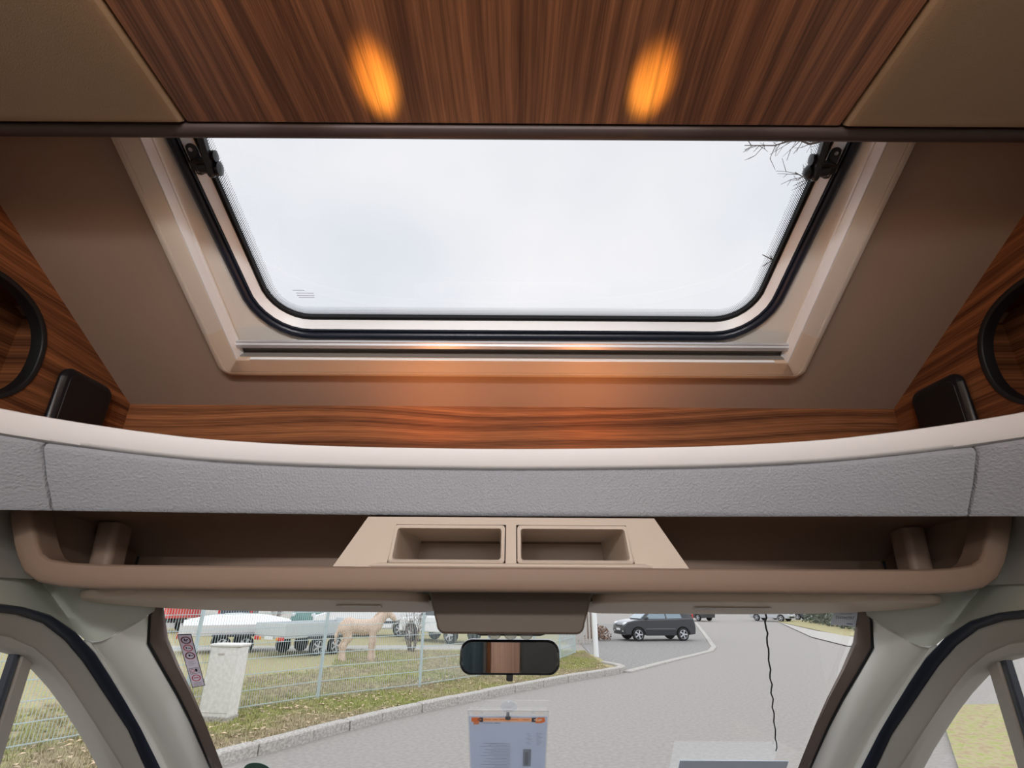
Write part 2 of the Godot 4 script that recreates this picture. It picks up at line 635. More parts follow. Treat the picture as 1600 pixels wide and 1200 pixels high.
# ---------------------------------------------------------------- behind the lens
func living_area() -> void:
	var s: Soup
	# side walls with a window each, from the overcab back to the bathroom partition
	for sd in [-1.0, 1.0]:
		s = Soup.new()
		var f0 := -0.25
		var f1 := -1.55 if sd > 0 else -1.25
		var u0 := -0.5 if sd > 0 else -0.4
		var u1 := 0.22 if sd > 0 else 0.12
		var x: float = sd * 1.12
		for b in [[0.60, f0, -1.36, 0.80], [f1, -3.3, -1.36, 0.80], [f0, f1, -1.36, u0], [f0, f1, u1, 0.80]]:
			s.box(V(x, (b[2] + b[3]) * 0.5, (b[0] + b[1]) * 0.5), Vector3(0.04, b[3] - b[2], b[0] - b[1]))
		var nm := "left" if sd < 0 else "right"
		solo("wall_" + nm, s, M.wall, "cream living area side wall on the %s behind the cab" % nm, "wall", "", "structure")
		var wn := thing("window_%d" % (2 if sd < 0 else 3), V(x, u0, (f0 + f1) * 0.5), "living area side window on the %s behind the cab" % nm, "window", "", "structure")
		s = Soup.new()
		s.box(V(x, (u0 + u1) * 0.5, (f0 + f1) * 0.5), Vector3(0.006, u1 - u0, f0 - f1))
		part(wn, "pane", s, M.glass)
		s = Soup.new()
		for b in [[f0, f0 - 0.03, u0, u1], [f1 + 0.03, f1, u0, u1], [f0, f1, u0, u0 + 0.03], [f0, f1, u1 - 0.03, u1]]:
			s.box(V(sd * 1.10, (b[2] + b[3]) * 0.5, (b[0] + b[1]) * 0.5), Vector3(0.03, b[3] - b[2], b[0] - b[1]), 0.006)
		part(wn, "window_frame", s, M.cream)
	s = Soup.new()
	s.box(V(0, -1.36, -0.5), Vector3(2.28, 0.05, 5.6))
	solo("floor", s, M.floor, "brown vinyl floor of the camper", "floor", "", "structure")
	s = Soup.new()
	for b in [[-1.12, 1.12, 0.62, -0.95], [-1.12, 1.12, -1.65, -3.3], [-1.12, -0.4, -0.95, -1.65], [0.4, 1.12, -0.95, -1.65]]:
		s.box(V((b[0] + b[1]) * 0.5, 0.76, (b[2] + b[3]) * 0.5), Vector3(b[1] - b[0], 0.06, b[2] - b[3]))
	solo("ceiling", s, M.wall, "cream living area ceiling behind the overhead panel", "ceiling", "", "structure")
	var rw := thing("window_4", V(0, 0.76, -1.3), "square roof window over the living area", "window", "", "structure")
	s = Soup.new()
	s.box(V(0, 0.78, -1.3), Vector3(0.8, 0.006, 0.7))
	part(rw, "pane", s, M.glass)
	s = Soup.new()
	for b in [[-0.4, -0.36, -0.95, -1.65], [0.36, 0.4, -0.95, -1.65], [-0.4, 0.4, -0.95, -0.99], [-0.4, 0.4, -1.61, -1.65]]:
		s.box(V((b[0] + b[1]) * 0.5, 0.745, (b[2] + b[3]) * 0.5), Vector3(b[1] - b[0], 0.05, b[2] - b[3]), 0.006)
	part(rw, "window_frame", s, M.cream)
	# what the driving mirror shows
	s = Soup.new()
	s.box(V(0, -0.3, -3.3), Vector3(2.28, 2.2, 0.04))
	solo("wall_back", s, M.wall, "cream partition at the far back of the camper", "wall", "", "structure")
	var d := thing("bathroom_door", V(-0.05, -1.33, -3.24), "pale walnut door showing in the middle of the driving mirror", "door")
	s = Soup.new()
	s.box(V(-0.05, -0.42, -3.24), Vector3(0.30, 1.82, 0.03), 0.004)
	part(d, "door_leaf", s.project(Vector3(0.83, 0, 0), Vector3(0, 0.42, 0)), M.door_wood)
	s = Soup.new()
	s.box(V(-0.225, -0.42, -3.24), Vector3(0.04, 1.84, 0.05), 0.004)
	part(d, "door_post", s.project(Vector3(0.83, 0, 0), Vector3(0, 0.42, 0)), M.walnut)
	s = Soup.new()
	s.box(V(0.50, -0.38, -3.10), Vector3(0.78, 1.92, 0.30), 0.01)
	solo("fridge_cabinet", s, M.charcoal, "dark grey cabinet front showing in the right of the driving mirror", "cabinet")
	s = Soup.new()
	var rows := []
	for k in 2:
		var row := []
		for i in 41:
			var t := i / 40.0
			row.append(V(lerpf(-0.95, -0.27, t), 0.5 if k else -1.30, -3.12 + 0.035 * sin(t * 38.0)))
		rows.append(row)
	s.sheet(rows)
	solo("curtain", s, M.curtain, "teal grey pleated curtain showing in the left of the driving mirror", "curtain", "", "", 80.0)
	# round ceiling lamps: two by the board just above the frame, two added as fill further back
	ceiling_or_fill_lamp(V(-0.30, 0.60, 0.10), 0.036, rgb(255, 205, 155), 0.055, "small warm ceiling lamp on the walnut board, left of the middle")
	ceiling_or_fill_lamp(V(0.30, 0.60, 0.10), 0.036, rgb(255, 205, 155), 0.045, "small warm ceiling lamp on the walnut board, right of the middle")
	ceiling_or_fill_lamp(V(-0.62, 0.50, -2.1), 0.11, rgb(250, 250, 252), 0.46, "large round fill lamp added far back over the living area, left of the roof window")
	ceiling_or_fill_lamp(V(0.62, 0.50, -2.1), 0.11, rgb(250, 250, 252), 0.38, "large round fill lamp added far back over the living area, right of the roof window")
	# two unseen spotlights added to brighten the middle of the overcab shelf
	for sd in [-1.0, 1.0]:
		var at := V(sd * 0.26, 0.66, -0.98)
		var aim := V(-0.10 + sd * 0.08, 0.22, 1.1)
		var dir := (aim - at).normalized()
		var b := Basis(Vector3.RIGHT, dir, Vector3.RIGHT.cross(dir)).orthonormalized()
		var l := thing("added_spotlight", at, "unseen white spotlight added over the living area to brighten the shelf, %s of the middle" % ("left" if sd < 0 else "right"), "spotlight", "added spotlights behind the walnut board")
		var c := at + Vector3(0, -0.05, 0)
		s = Soup.new()
		s.lathe([Vector2(0.05, 0.07), Vector2(0.05, 0.05), Vector2(0.012, 0.045), Vector2(0.012, -0.03)], Transform3D(Basis(), at), 20)
		part(l, "foot", s, M.white)
		s = Soup.new()
		s.lathe([Vector2(0.03, -0.06), Vector2(0.048, -0.04), Vector2(0.055, 0.05), Vector2(0.050, 0.05)], Transform3D(b, c), 24)
		part(l, "head", s, M.white)
		s = Soup.new()
		s.lathe([Vector2(0.050, 0.049), Vector2(0.046, 0.053), Vector2(0.02, 0.056)], Transform3D(b, c), 24)
		var e := mat(rgb(250, 246, 240), 0.4)
		e.emission_enabled = true
		e.emission = rgb(255, 248, 240)
		e.emission_energy_multiplier = 3.0
		part(l, "lamp_glass", s, e)
		var o := SpotLight3D.new()
		o.name = "added_spotlight_beam"
		o.light_color = rgb(250, 250, 252)
		o.light_energy = 1.3 if sd < 0 else 0.85
		o.light_size = 0.05
		o.spot_angle = 36.0
		o.spot_angle_attenuation = 1.0
		o.spot_range = 10.0
		o.spot_attenuation = 2.0
		o.shadow_enabled = true
		add_child(o)
		o.position = c + dir * 0.115
		o.look_at(aim)
	# two narrow spots standing on the overcab shelf behind the rim, aimed up at the walnut board
	for sd in [-1.0, 1.0]:
		var at := V(sd * 0.188, 0.266, 1.125)
		var aim := V(sd * 0.188, 0.65, 0.508)
		var up := (aim - at).normalized()
		var b := Basis(Vector3.RIGHT, up, Vector3.RIGHT.cross(up))
		var l := thing("shelf_spotlight", at, "small warm spotlight hidden behind the shelf rim, %s of the middle" % ("left" if sd < 0 else "right"), "spotlight", "spotlights on the overcab shelf")
		s = Soup.new()
		s.lathe([Vector2(0.016, 0.0), Vector2(0.016, 0.006), Vector2(0.006, 0.008), Vector2(0.006, 0.016)], Transform3D(Basis(), at), 16)
		part(l, "foot", s, M.black)
		s = Soup.new()
		s.lathe([Vector2(0.007, -0.004), Vector2(0.011, 0.0), Vector2(0.011, 0.014), Vector2(0.009, 0.014)], Transform3D(b, at + Vector3(0, 0.014, 0)), 16)
		part(l, "head", s, M.black)
		s = Soup.new()
		s.lathe([Vector2(0.009, 0.0135), Vector2(0.006, 0.016), Vector2(0.002, 0.017)], Transform3D(b, at + Vector3(0, 0.014, 0)), 16)
		var e := mat(rgb(255, 220, 170), 0.4)
		e.emission_enabled = true
		e.emission = Color(1.0, 0.62, 0.28)
		e.emission_energy_multiplier = 12.0
		part(l, "lamp_glass", s, e)
		var o := SpotLight3D.new()
		o.name = "shelf_spotlight_beam"
		o.light_color = Color(1.0, 0.71, 0.26)
		o.light_energy = 4.0
		o.light_size = 0.008
		o.spot_angle = 2.75
		o.spot_angle_attenuation = 1.0
		o.spot_range = 6.0
		o.spot_attenuation = 2.0
		o.shadow_enabled = true
		add_child(o)
		o.position = at + Vector3(0, 0.014, 0) + up * 0.022
		o.look_at(aim)
		# the same lamp's stray light, spilling round the beam
		var w := SpotLight3D.new()
		w.name = "shelf_spotlight_spill"
		w.light_color = Color(1.0, 0.64, 0.36)
		w.light_energy = 0.036
		w.light_size = 0.01
		w.spot_angle = 85.0
		w.spot_angle_attenuation = 0.6
		w.spot_range = 6.0
		w.spot_attenuation = 2.0
		w.shadow_enabled = true
		add_child(w)
		w.position = o.position
		w.look_at(o.position + Vector3(0, 1, 0.05), Vector3.FORWARD)

func ceiling_or_fill_lamp(at: Vector3, r: float, tone: Color, energy: float, label: String) -> void:  # builds the warm board lamps and the added fill lamps alike
	var l := thing("ceiling_or_fill_lamp", at, label, "lamp", "ceiling lamps")
	var s := Soup.new()
	var top := V(0, 0.65 if r < 0.1 else 0.73, 0).y - at.y
	s.lathe([Vector2(r * 0.9, top), Vector2(r, top - 0.004), Vector2(r, 0.024), Vector2(r * 0.92, 0.020)], Transform3D(Basis(), at), 28)
	part(l, "lamp_ring", s, M.alu)
	s = Soup.new()
	s.lathe([Vector2(r * 0.92, 0.022), Vector2(r * 0.8, 0.006), Vector2(r * 0.4, 0.0)], Transform3D(Basis(), at), 28)
	var e := mat(tone, 0.4)
	e.emission_enabled = true
	e.emission = tone
	e.emission_energy_multiplier = 3.0
	part(l, "lamp_glass", s, e)
	var o := OmniLight3D.new()
	o.name = "ceiling_or_fill_glow"
	o.light_color = tone
	o.light_energy = energy
	o.light_size = r * 0.9
	o.omni_range = 8.0
	o.omni_attenuation = 2.0
	o.shadow_enabled = true
	add_child(o)
	o.position = at - Vector3(0, r + 0.012, 0)

# ---------------------------------------------------------------- overcab
func overcab() -> void:
	var s := Soup.new()
	# the walnut board overhead
	s.box(V(0, 0.66, -0.16), Vector3(0.968, 0.02, 1.47), 0.002)
	solo("ceiling_board", s.project(Vector3(0.8333, 0, 0), Vector3(0, 0, 0.4167), Vector2(0.5, 0.3)), M.veneer, "walnut veneer board overhead with two warm lamp reflections", "ceiling board")
	for sd in [-1.0, 1.0]:
		s = Soup.new()
		var rows := []
		# padded panel: soft rolled edges towards the board and the front
		for e in [[0.0, 0.672], [0.0, 0.652], [0.004, 0.645], [0.012, 0.641], [0.03, 0.640]]:
			var o: float = e[0]
			rows.append([V(sd * (0.488 + o), e[1], 0.574 - o), V(sd * 1.095, e[1], 0.574 - o), V(sd * 1.095, e[1], -0.89 + o), V(sd * (0.488 + o), e[1], -0.89 + o)])
		s.loft(rows)
		var nm := "left" if sd < 0 else "right"
		solo("padded_panel", s, M.pad, "beige padded ceiling panel %s of the walnut board" % nm, "ceiling panel", "padded panels beside the walnut board", "", 50.0)
	s = Soup.new()
	# nosing bar along the front of the overhead board, rounded below
	var prof := []
	for k in 9:
		var a := PI * k / 8.0
		prof.append(Vector2(0.589 + 0.012 * cos(a), 0.650 - 0.008 * sin(a)))
	prof.append(Vector2(0.577, 0.73))
	prof.append(Vector2(0.601, 0.73))
	var rr := []
	for x in [-1.1, 1.1]:
		var row := []
		for v in prof: row.append(V(x, v.y, v.x))
		rr.append(row)
	s.loft(rr)
	solo("trim_1", s, M.lip, "dark brown nosing bar along the front edge of the overhead board", "trim", "", "structure", 50.0)

	# sloping roof lining round the roof window
	s = Soup.new()
	var X := 1.10
	var i0 := 0.685
	var b0 := 0.112
	var t0 := 0.725
	for h in [0.0, -0.03]:
		s.quad(R(-X, -0.03, h), R(X, -0.03, h), R(X, b0, h), R(-X, b0, h))
		s.quad(R(-X, t0, h), R(X, t0, h), R(X, 0.80, h), R(-X, 0.80, h))
		s.quad(R(-X, b0, h), R(-i0, b0, h), R(-i0, t0, h), R(-X, t0, h))
		s.quad(R(i0, b0, h), R(X, b0, h), R(X, t0, h), R(i0, t0, h))
	for e in [[-i0, b0, i0, b0], [i0, b0, i0, t0], [i0, t0, -i0, t0], [-i0, t0, -i0, b0], [-X, -0.03, X, -0.03], [-X, 0.8, X, 0.8], [-X, -0.03, -X, 0.8], [X, -0.03, X, 0.8]]:
		s.quad(R(e[0], e[1], 0.0), R(e[2], e[3], 0.0), R(e[2], e[3], -0.03), R(e[0], e[1], -0.03))
	solo("ceiling_001", s, M.liner, "taupe fabric lining of the sloping overcab roof round the roof window", "ceiling", "", "structure", 20.0)

	# walnut band across the front
	s = Soup.new()
	s.box(V(0, 0.335, 1.262), Vector3(1.95, 0.27, 0.024), 0.001)
	solo("wall_front", s.project(Vector3(0, 0.8333, 0), Vector3(0.4167, 0, 0), Vector2(0.37, 0.5)), M.walnut, "walnut band between the roof lining and the white shelf rim", "wood panel", "", "structure")

	for sd in [-1.0, 1.0]:
		var nm := "left" if sd < 0 else "right"
		# side panel with an oval opening
		s = Soup.new()
		var outer := [Vector2(1.25, 0.20), Vector2(1.25, 0.448), Vector2(0.58, 0.785), Vector2(0.58, 0.20)]
		var c := Vector2(0.83, 0.443)
		var angs := []
		for k in 64: angs.append(TAU * k / 64.0)
		for o in outer: angs.append(fposmod((o - c).angle(), TAU))
		angs.sort()
		var r0 := []
		var r1 := []
		var r2 := []
		for a in angs:
			var dir := Vector2(cos(a), sin(a))
			var e := pow(pow(absf(dir.x) / 0.15, 2.3) + pow(absf(dir.y) / 0.12, 2.3), -1.0 / 2.3)
			var p0: Vector2 = c + dir * e
			var best := 9.0
			for k in 4:
				var hit = Geometry2D.segment_intersects_segment(c, c + dir * 3.0, outer[k], outer[(k + 1) % 4])
				if hit != null: best = minf(best, c.distance_to(hit))
			if best > 8.0: best = 0.3
			var p1: Vector2 = c + dir * best
			r0.append(V(sd * 0.987, p0.y, p0.x))
			r1.append(V(sd * 0.965, p0.y, p0.x))
			r2.append(V(sd * 0.965, p1.y, p1.x))
		s.sheet([r0, r1, r2], true)
		var w := thing("side_panel", V(sd * 0.965, 0.2, 0.9), "walnut side panel with an oval locker opening on the %s of the overcab" % nm, "wood panel", "side panels of the overcab")
		part(w, "panel", s.project(Vector3(0, 0.8333, 0), Vector3(0, 0, 0.4167), Vector2(0.22 + 0.08 * sd, 0.0)), M.walnut, 30.0)
		s = Soup.new()
		var ring := []
		for k in 72:
			var a := TAU * k / 72.0
			var dir := Vector2(cos(a), sin(a))
			var e := pow(pow(absf(dir.x) / 0.15, 2.3) + pow(absf(dir.y) / 0.12, 2.3), -1.0 / 2.3)
			var row := []
			for v in [Vector2(0.002, -0.002), Vector2(-0.006, -0.002), Vector2(-0.009, 0.001), Vector2(-0.009, 0.022), Vector2(0.002, 0.022)]:
				var pp: Vector2 = c + dir * (e + v.x)
				row.append(V(sd * (0.965 + v.y), pp.y, pp.x))
			ring.append(row)
		ring.append(ring[0])
		var st := s.p.size()
		s.sheet(ring, true)
		s.orient(st)
		tag(part(w, "edge_trim", s, M.black, 50.0), "black edging round the oval opening")
		# the locker behind the opening
		s = Soup.new()
		s.box(V(sd * 1.085, 0.47, 0.9), Vector3(0.02, 0.56, 0.66), 0.0)
		s.box(V(sd * 1.03, 0.292, 0.9), Vector3(0.11, 0.012, 0.66), 0.0)
		s.box(V(sd * 1.03, 0.585, 0.84), Vector3(0.11, 0.012, 0.40), 0.0)
		s.box(V(sd * 1.03, 0.44, 0.66), Vector3(0.11, 0.29, 0.012), 0.0)
		s.box(V(sd * 1.03, 0.44, 1.02), Vector3(0.11, 0.29, 0.012), 0.0)
		part(w, "locker_back", s.project(Vector3(0, 0.8333, 0), Vector3(0, 0, 0.4167), Vector2(0.6, 0.3)), M.walnut)
		# loudspeaker
		var sp := thing("loudspeaker", V(sd * 0.95, 0.27, 1.10), "small black rounded loudspeaker on the %s walnut side panel" % nm, "loudspeaker", "loudspeakers on the side panels")
		s = Soup.new()
		var xf := Transform3D(Basis(Vector3(0, 0, -1), Vector3(0, 1, 0), Vector3(-sd, 0, 0)), V(sd * 0.964, 0.367, 1.094))
		s.prism(rrect(0.073, 0.088, 0.026, 6), xf, 0.020, 0.007)
		part(sp, "housing", s, M.black_gloss, 50.0)
		s = Soup.new()
		xf.origin = V(sd * 0.945, 0.367, 1.094)
		s.prism(rrect(0.058, 0.074, 0.018, 5), xf, 0.0025, 0.001)
		part(sp, "grille", s, M.black)

# a run of profile points carried round the roof window; idx limits the stretch
func window_loop(half_w: Callable, bottom: float, top: float, rad: float, o: float) -> Array:
	var pts := []
	var hb: float = half_w.call(bottom + o) - o
	var rb := maxf(rad - o, 0.003)
	var b := bottom + o
	var t := top - o
	var ht: float = half_w.call(t) - o
	pts.append(Vector2(-ht, t))
	for k in 5: pts.append(Vector2(-lerpf(ht, hb, (k + 1) / 6.0), lerpf(t, b + rb, (k + 1) / 6.0)))
	for k in 9:
		var a := PI + PI / 2 * k / 8.0
		pts.append(Vector2(-hb + rb + cos(a) * rb, b + rb + sin(a) * rb))
	for k in 9:
		var a := PI * 1.5 + PI / 2 * k / 8.0
		pts.append(Vector2(hb - rb + cos(a) * rb, b + rb + sin(a) * rb))
	for k in 5: pts.append(Vector2(lerpf(hb, ht, (k + 1) / 6.0), lerpf(b + rb, t, (k + 1) / 6.0)))
	pts.append(Vector2(ht, t))
	return pts

func window_ring(prof: Array, half_w: Callable, bottom: float, top: float, rad: float, i0 := 0, i1 := -1, closed := true) -> Soup:
	# prof: Vector2(inward offset, height into the cabin)
	var s := Soup.new()
	var cols := []
	for v in prof: cols.append(window_loop(half_w, bottom, top, rad, v.x))
	var n: int = cols[0].size()
	if i1 < 0: i1 = n - 1
	var rows := []
	for i in range(i0, i1 + 1):
		var row := []
		for k in prof.size():
			var c: Vector2 = cols[k][i]
			row.append(R(c.x, c.y, prof[k].y))
		rows.append(row)
	if i0 == 0 and i1 == n - 1: rows.append(rows[0])
	if closed and not (i0 == 0 and i1 == n - 1): s.loft(rows)
	else:
		s.sheet(rows, closed)
		s.orient(0)
	return s

func skylight() -> void:
	var w := thing("window_1", R(0, 0.107), "large tilting roof window with black seal in the sloping overcab roof", "roof window", "", "structure")
	var flat := func(_s): return 0.690
	var fp := [Vector2(0.0, -0.012), Vector2(0.0, 0.006), Vector2(0.003, 0.013), Vector2(0.012, 0.018), Vector2(0.018, 0.0182), Vector2(0.0185, 0.0170), Vector2(0.0195, 0.0170), Vector2(0.020, 0.0188), Vector2(0.054, 0.023), Vector2(0.057, 0.0225), Vector2(0.0585, 0.020), Vector2(0.0585, -0.012)]
	# side bars, corner caps and bottom bar of the blind frame
	for e in [["frame_bar", 0, 5, M.cream], ["corner_cap", 5, 15, M.cream_cap], ["frame_bar", 15, 14, M.cream], ["corner_cap", 14, 24, M.cream_cap], ["frame_bar", 24, 29, M.cream]]:
		if e[1] == 15: continue
		part(w, e[0], window_ring(fp, flat, 0.107, 0.725, 0.03, e[1], e[2]), e[3], 30.0)
	# bottom bar runs between the caps
	var s := Soup.new()
	var rows := []
	for x in [-0.632, -0.3, 0.0, 0.3, 0.632]:
		var row := []
		for v in fp: row.append(R(x, 0.107 + v.x, v.y))
		rows.append(row)
	s.loft(rows)
	part(w, "frame_bar", s, M.cream, 30.0)
	# top bar
	s = Soup.new()
	rows = []
	for x in [-0.69, 0.69]:
		var row := []
		for v in fp: row.append(R(x, 0.725 - v.x, v.y))
		rows.append(row)
	s.loft(rows)
	part(w, "frame_bar", s, M.cream, 30.0)
	# guide rails for the blind down both sides
	for sd in [-1.0, 1.0]:
		s = Soup.new()
		rows = []
		for sl in [0.166, 0.70]:
			var row := []
			for v in [Vector2(0.6315, 0.0235), Vector2(0.6295, 0.0235), Vector2(0.6290, 0.020), Vector2(0.6255, 0.002), Vector2(0.6235, 0.002), Vector2(0.6225, -0.002), Vector2(0.6315, -0.004)]: row.append(R(sd * v.x, sl, v.y))
			rows.append(row)
		s.loft(rows)
		tag(part(w, "guide_rail", s, M.alu_white, 25.0), "pale grey guide rail")
	s = Soup.new()
	rows = []
	for x in [-0.60, 0.60]:
		var row := []
		for v in [Vector2(0.1655, 0.0235), Vector2(0.1675, 0.0235), Vector2(0.1675, 0.016), Vector2(0.1655, 0.016)]: row.append(R(x, v.x, v.y))
		rows.append(row)
	s.loft(rows)
	part(w, "inner_lip", s, M.alu_white)
	# pull bar of the blind and the channel under it
	s = Soup.new()
	rows = []
	for x in [-0.629, 0.629]:
		var row := []
		for v in [Vector2(0.186, 0.006), Vector2(0.190, 0.010), Vector2(0.198, 0.010), Vector2(0.201, 0.006), Vector2(0.204, 0.006), Vector2(0.205, 0.0), Vector2(0.186, -0.004)]: row.append(R(x, v.x, v.y))
		rows.append(row)
	s.loft(rows)
	tag(part(w, "blind_bar", s, M.alu, 20.0), "silver pull bar of the roller blind")
	s = Soup.new()
	s.sheet([[R(-0.629, 0.166, 0.012), R(0.629, 0.166, 0.012)], [R(-0.629, 0.168, -0.008), R(0.629, 0.168, -0.008)], [R(-0.629, 0.176, -0.008), R(0.629, 0.176, -0.008)], [R(-0.629, 0.177, -0.002), R(0.629, 0.177, -0.002)], [R(-0.629, 0.187, -0.002), R(0.629, 0.187, -0.002)]])
	part(w, "blind_channel", s, M.channel, 20.0)
	# flat surround between rails and seal
	var wide := func(sl): return 0.6025 + 0.062 * (sl - 0.33)
	var outer := func(sl): return 0.640
	var lo := window_loop(outer, 0.165, 0.71, 0.004, 0.0)
	var li := window_loop(wide, 0.190, 0.700, 0.135, 0.006)
	s = Soup.new()
	var ra := []
	var rb := []
	for i in lo.size():
		ra.append(R(lo[i].x, lo[i].y, -0.016))
		rb.append(R(li[i].x, li[i].y, -0.026))
	ra.append(ra[0]); rb.append(rb[0])
	s.sheet([ra, rb])
	part(w, "surround", s, M.surround, 30.0)
	var seal := [Vector2(-0.002, -0.034), Vector2(0.0, -0.024), Vector2(0.004, -0.018), Vector2(0.010, -0.0155), Vector2(0.016, -0.0165), Vector2(0.020, -0.021), Vector2(0.0205, -0.026), Vector2(0.0225, -0.026), Vector2(0.0235, -0.022), Vector2(0.0262, -0.022), Vector2(0.0272, -0.028), Vector2(0.0275, -0.036)]
	tag(part(w, "seal", window_ring(seal, wide, 0.190, 0.700, 0.135), M.rubber, 45.0), "thick black rubber seal")
	var sash := [Vector2(0.0265, -0.044), Vector2(0.0275, -0.025), Vector2(0.0285, -0.0245), Vector2(0.041, -0.043), Vector2(0.041, -0.050)]
	tag(part(w, "sash", window_ring(sash, wide, 0.190, 0.700, 0.135), M.alu_white, 25.0), "pale aluminium sash")
	var gasket := [Vector2(0.0405, -0.052), Vector2(0.041, -0.043), Vector2(0.0440, -0.042), Vector2(0.0450, -0.046), Vector2(0.0465, -0.043), Vector2(0.0490, -0.044), Vector2(0.050, -0.054)]
	part(w, "gasket", window_ring(gasket, wide, 0.190, 0.700, 0.135), M.black, 45.0)
	# printed dots along the edge of the pane, finer towards the middle
	var steps := [0.0495, 0.0575, 0.0655, 0.0730]
	for k in 3:
		var a := window_loop(wide, 0.190, 0.700, 0.135, steps[k])
		var b := window_loop(wide, 0.190, 0.700, 0.135, steps[k + 1])
		s = Soup.new()
		var qa := []
		var qb := []
		for i in a.size():
			qa.append(R(a[i].x, a[i].y, -0.0485)); qb.append(R(b[i].x, b[i].y, -0.0485))
		s.sheet([qa, qb])
		s.q.resize(s.p.size())
		for i in s.p.size(): s.q[i] = Vector2(s.p[i].x, s.p[i].z / 0.8935) / 0.0046
		var m := mat(Color.WHITE, 0.6)
		m.albedo_texture = dots_image([19.0, 15.0, 10.5][k])
		m.transparency = BaseMaterial3D.TRANSPARENCY_ALPHA_SCISSOR
		m.alpha_scissor_threshold = 0.5
		m.cull_mode = BaseMaterial3D.CULL_DISABLED
		part(w, "printed_border", s, m)
	# pane of tinted acrylic
	s = Soup.new()
	var g := window_loop(wide, 0.190, 0.700, 0.135, 0.046)
	var gr := []
	for v in g: gr.append(R(v.x, v.y, -0.050))
	s.fan(gr)
	tag(part(w, "pane", s, M.tinted), "lightly tinted pane")
	# maker's mark in the corner of the pane, four short lines
	s = Soup.new()
	for e in [[-0.487, 0.3050, 0.026], [-0.481, 0.2975, 0.036], [-0.481, 0.2915, 0.036], [-0.478, 0.2865, 0.034]]:
		var xx: float = e[0]
		while xx < e[0] + e[2]:
			s.quad(R(xx, e[1], -0.0490), R(xx + 0.0032, e[1], -0.0490), R(xx + 0.0032, e[1] + 0.0013, -0.0490), R(xx, e[1] + 0.0013, -0.0490))
			xx += 0.0044
	part(w, "printed_mark", s, mat(rgb(110, 114, 124), 0.6))
	# stay with catch on either side
	for sd in [-1.0, 1.0]:
		s = Soup.new()
		var bas := Basis(Vector3(1, 0, 0), (R(0, 1) - R(0, 0)).normalized(), (R(0, 0, 1) - R(0, 0, 0)).normalized())
		s.prism(PackedVector2Array(rrect(0.011, 0.028, 0.0108, 6)), Transform3D(bas, R(sd * 0.580, 0.592, -0.030)), 0.005, 0.0015)
		var catch_ := part(w, "stay_bracket", s, M.black_gloss, 40.0)
		s = Soup.new()
		s.box(R(sd * 0.566, 0.589, -0.012), Vector3(0.030, 0.020, 0.030), 0.005, bas)
		s.lathe([Vector2(0.010, -0.012), Vector2(0.012, -0.009), Vector2(0.012, 0.009), Vector2(0.010, 0.012)], Transform3D(bas * Basis(Vector3(0, 0, 1), PI / 2), R(sd * 0.552, 0.588, -0.002)), 18)
		part(catch_, "pivot", s, M.black_gloss, 40.0)
		s = Soup.new()
		s.prism(PackedVector2Array(rrect(0.0085, 0.046, 0.008, 6)), Transform3D(Basis(bas.z, bas.y, -bas.x) * Basis(Vector3(0, 0, 1), 0.14 * 1.0), R(sd * 0.541 + 0.006, 0.617, 0.0)), 0.012, 0.003)
		part(catch_, "arm", s, M.black_gloss, 40.0)
		s = Soup.new()
		s.lathe([Vector2(0.006, -0.006), Vector2(0.0125, -0.004), Vector2(0.0125, 0.003), Vector2(0.006, 0.008)], Transform3D(bas * Basis(Vector3(0, 0, 1), PI / 2), R(sd * 0.533, 0.583, -0.006)), 18)
		s.lathe([Vector2(0.005, -0.004), Vector2(0.010, -0.003), Vector2(0.010, 0.003), Vector2(0.005, 0.004)], Transform3D(bas * Basis(Vector3(0, 0, 1), PI / 2), R(sd * 0.533, 0.604, -0.008)), 18)
		part(catch_, "knob", s, M.black_gloss, 40.0)
		for sl in [0.610, 0.573]:
			s = Soup.new()
			s.lathe([Vector2(0.0036, 0.0), Vector2(0.0036, 0.0012), Vector2(0.0018, 0.002)], Transform3D(bas * Basis(Vector3(1, 0, 0), PI / 2), R(sd * 0.581, sl, -0.0252)), 12)
			part(catch_, "screw", s, M.alu)

# plan of the shelf rim: how far ahead it runs at each x
func rim_f(x: float) -> float:
	var t := [[0.0, 1.058], [0.26, 1.048], [0.40, 1.034], [0.51, 1.013], [0.62, 0.980], [0.71, 0.931], [0.785, 0.876], [0.845, 0.816], [0.90, 0.745], [0.98, 0.63]]
	var a := absf(x)
	var f: float = t[-1][1]
	for i in t.size() - 1:
		if a <= t[i + 1][0]:
			var p0: Array = t[maxi(i - 1, 0)]
			var w: float = (a - t[i][0]) / (t[i + 1][0] - t[i][0])
			var pre: float = p0[1] if i > 0 else t[1][1]
			f = cubic_interpolate(t[i][1], t[i + 1][1], pre, t[mini(i + 2, t.size() - 1)][1], w)
			break
	return f - 0.016 * x

# height over distance of the fascia's lower edge
func low_ratio(x: float) -> float:
	return 0.1424 + 0.008 * x * x

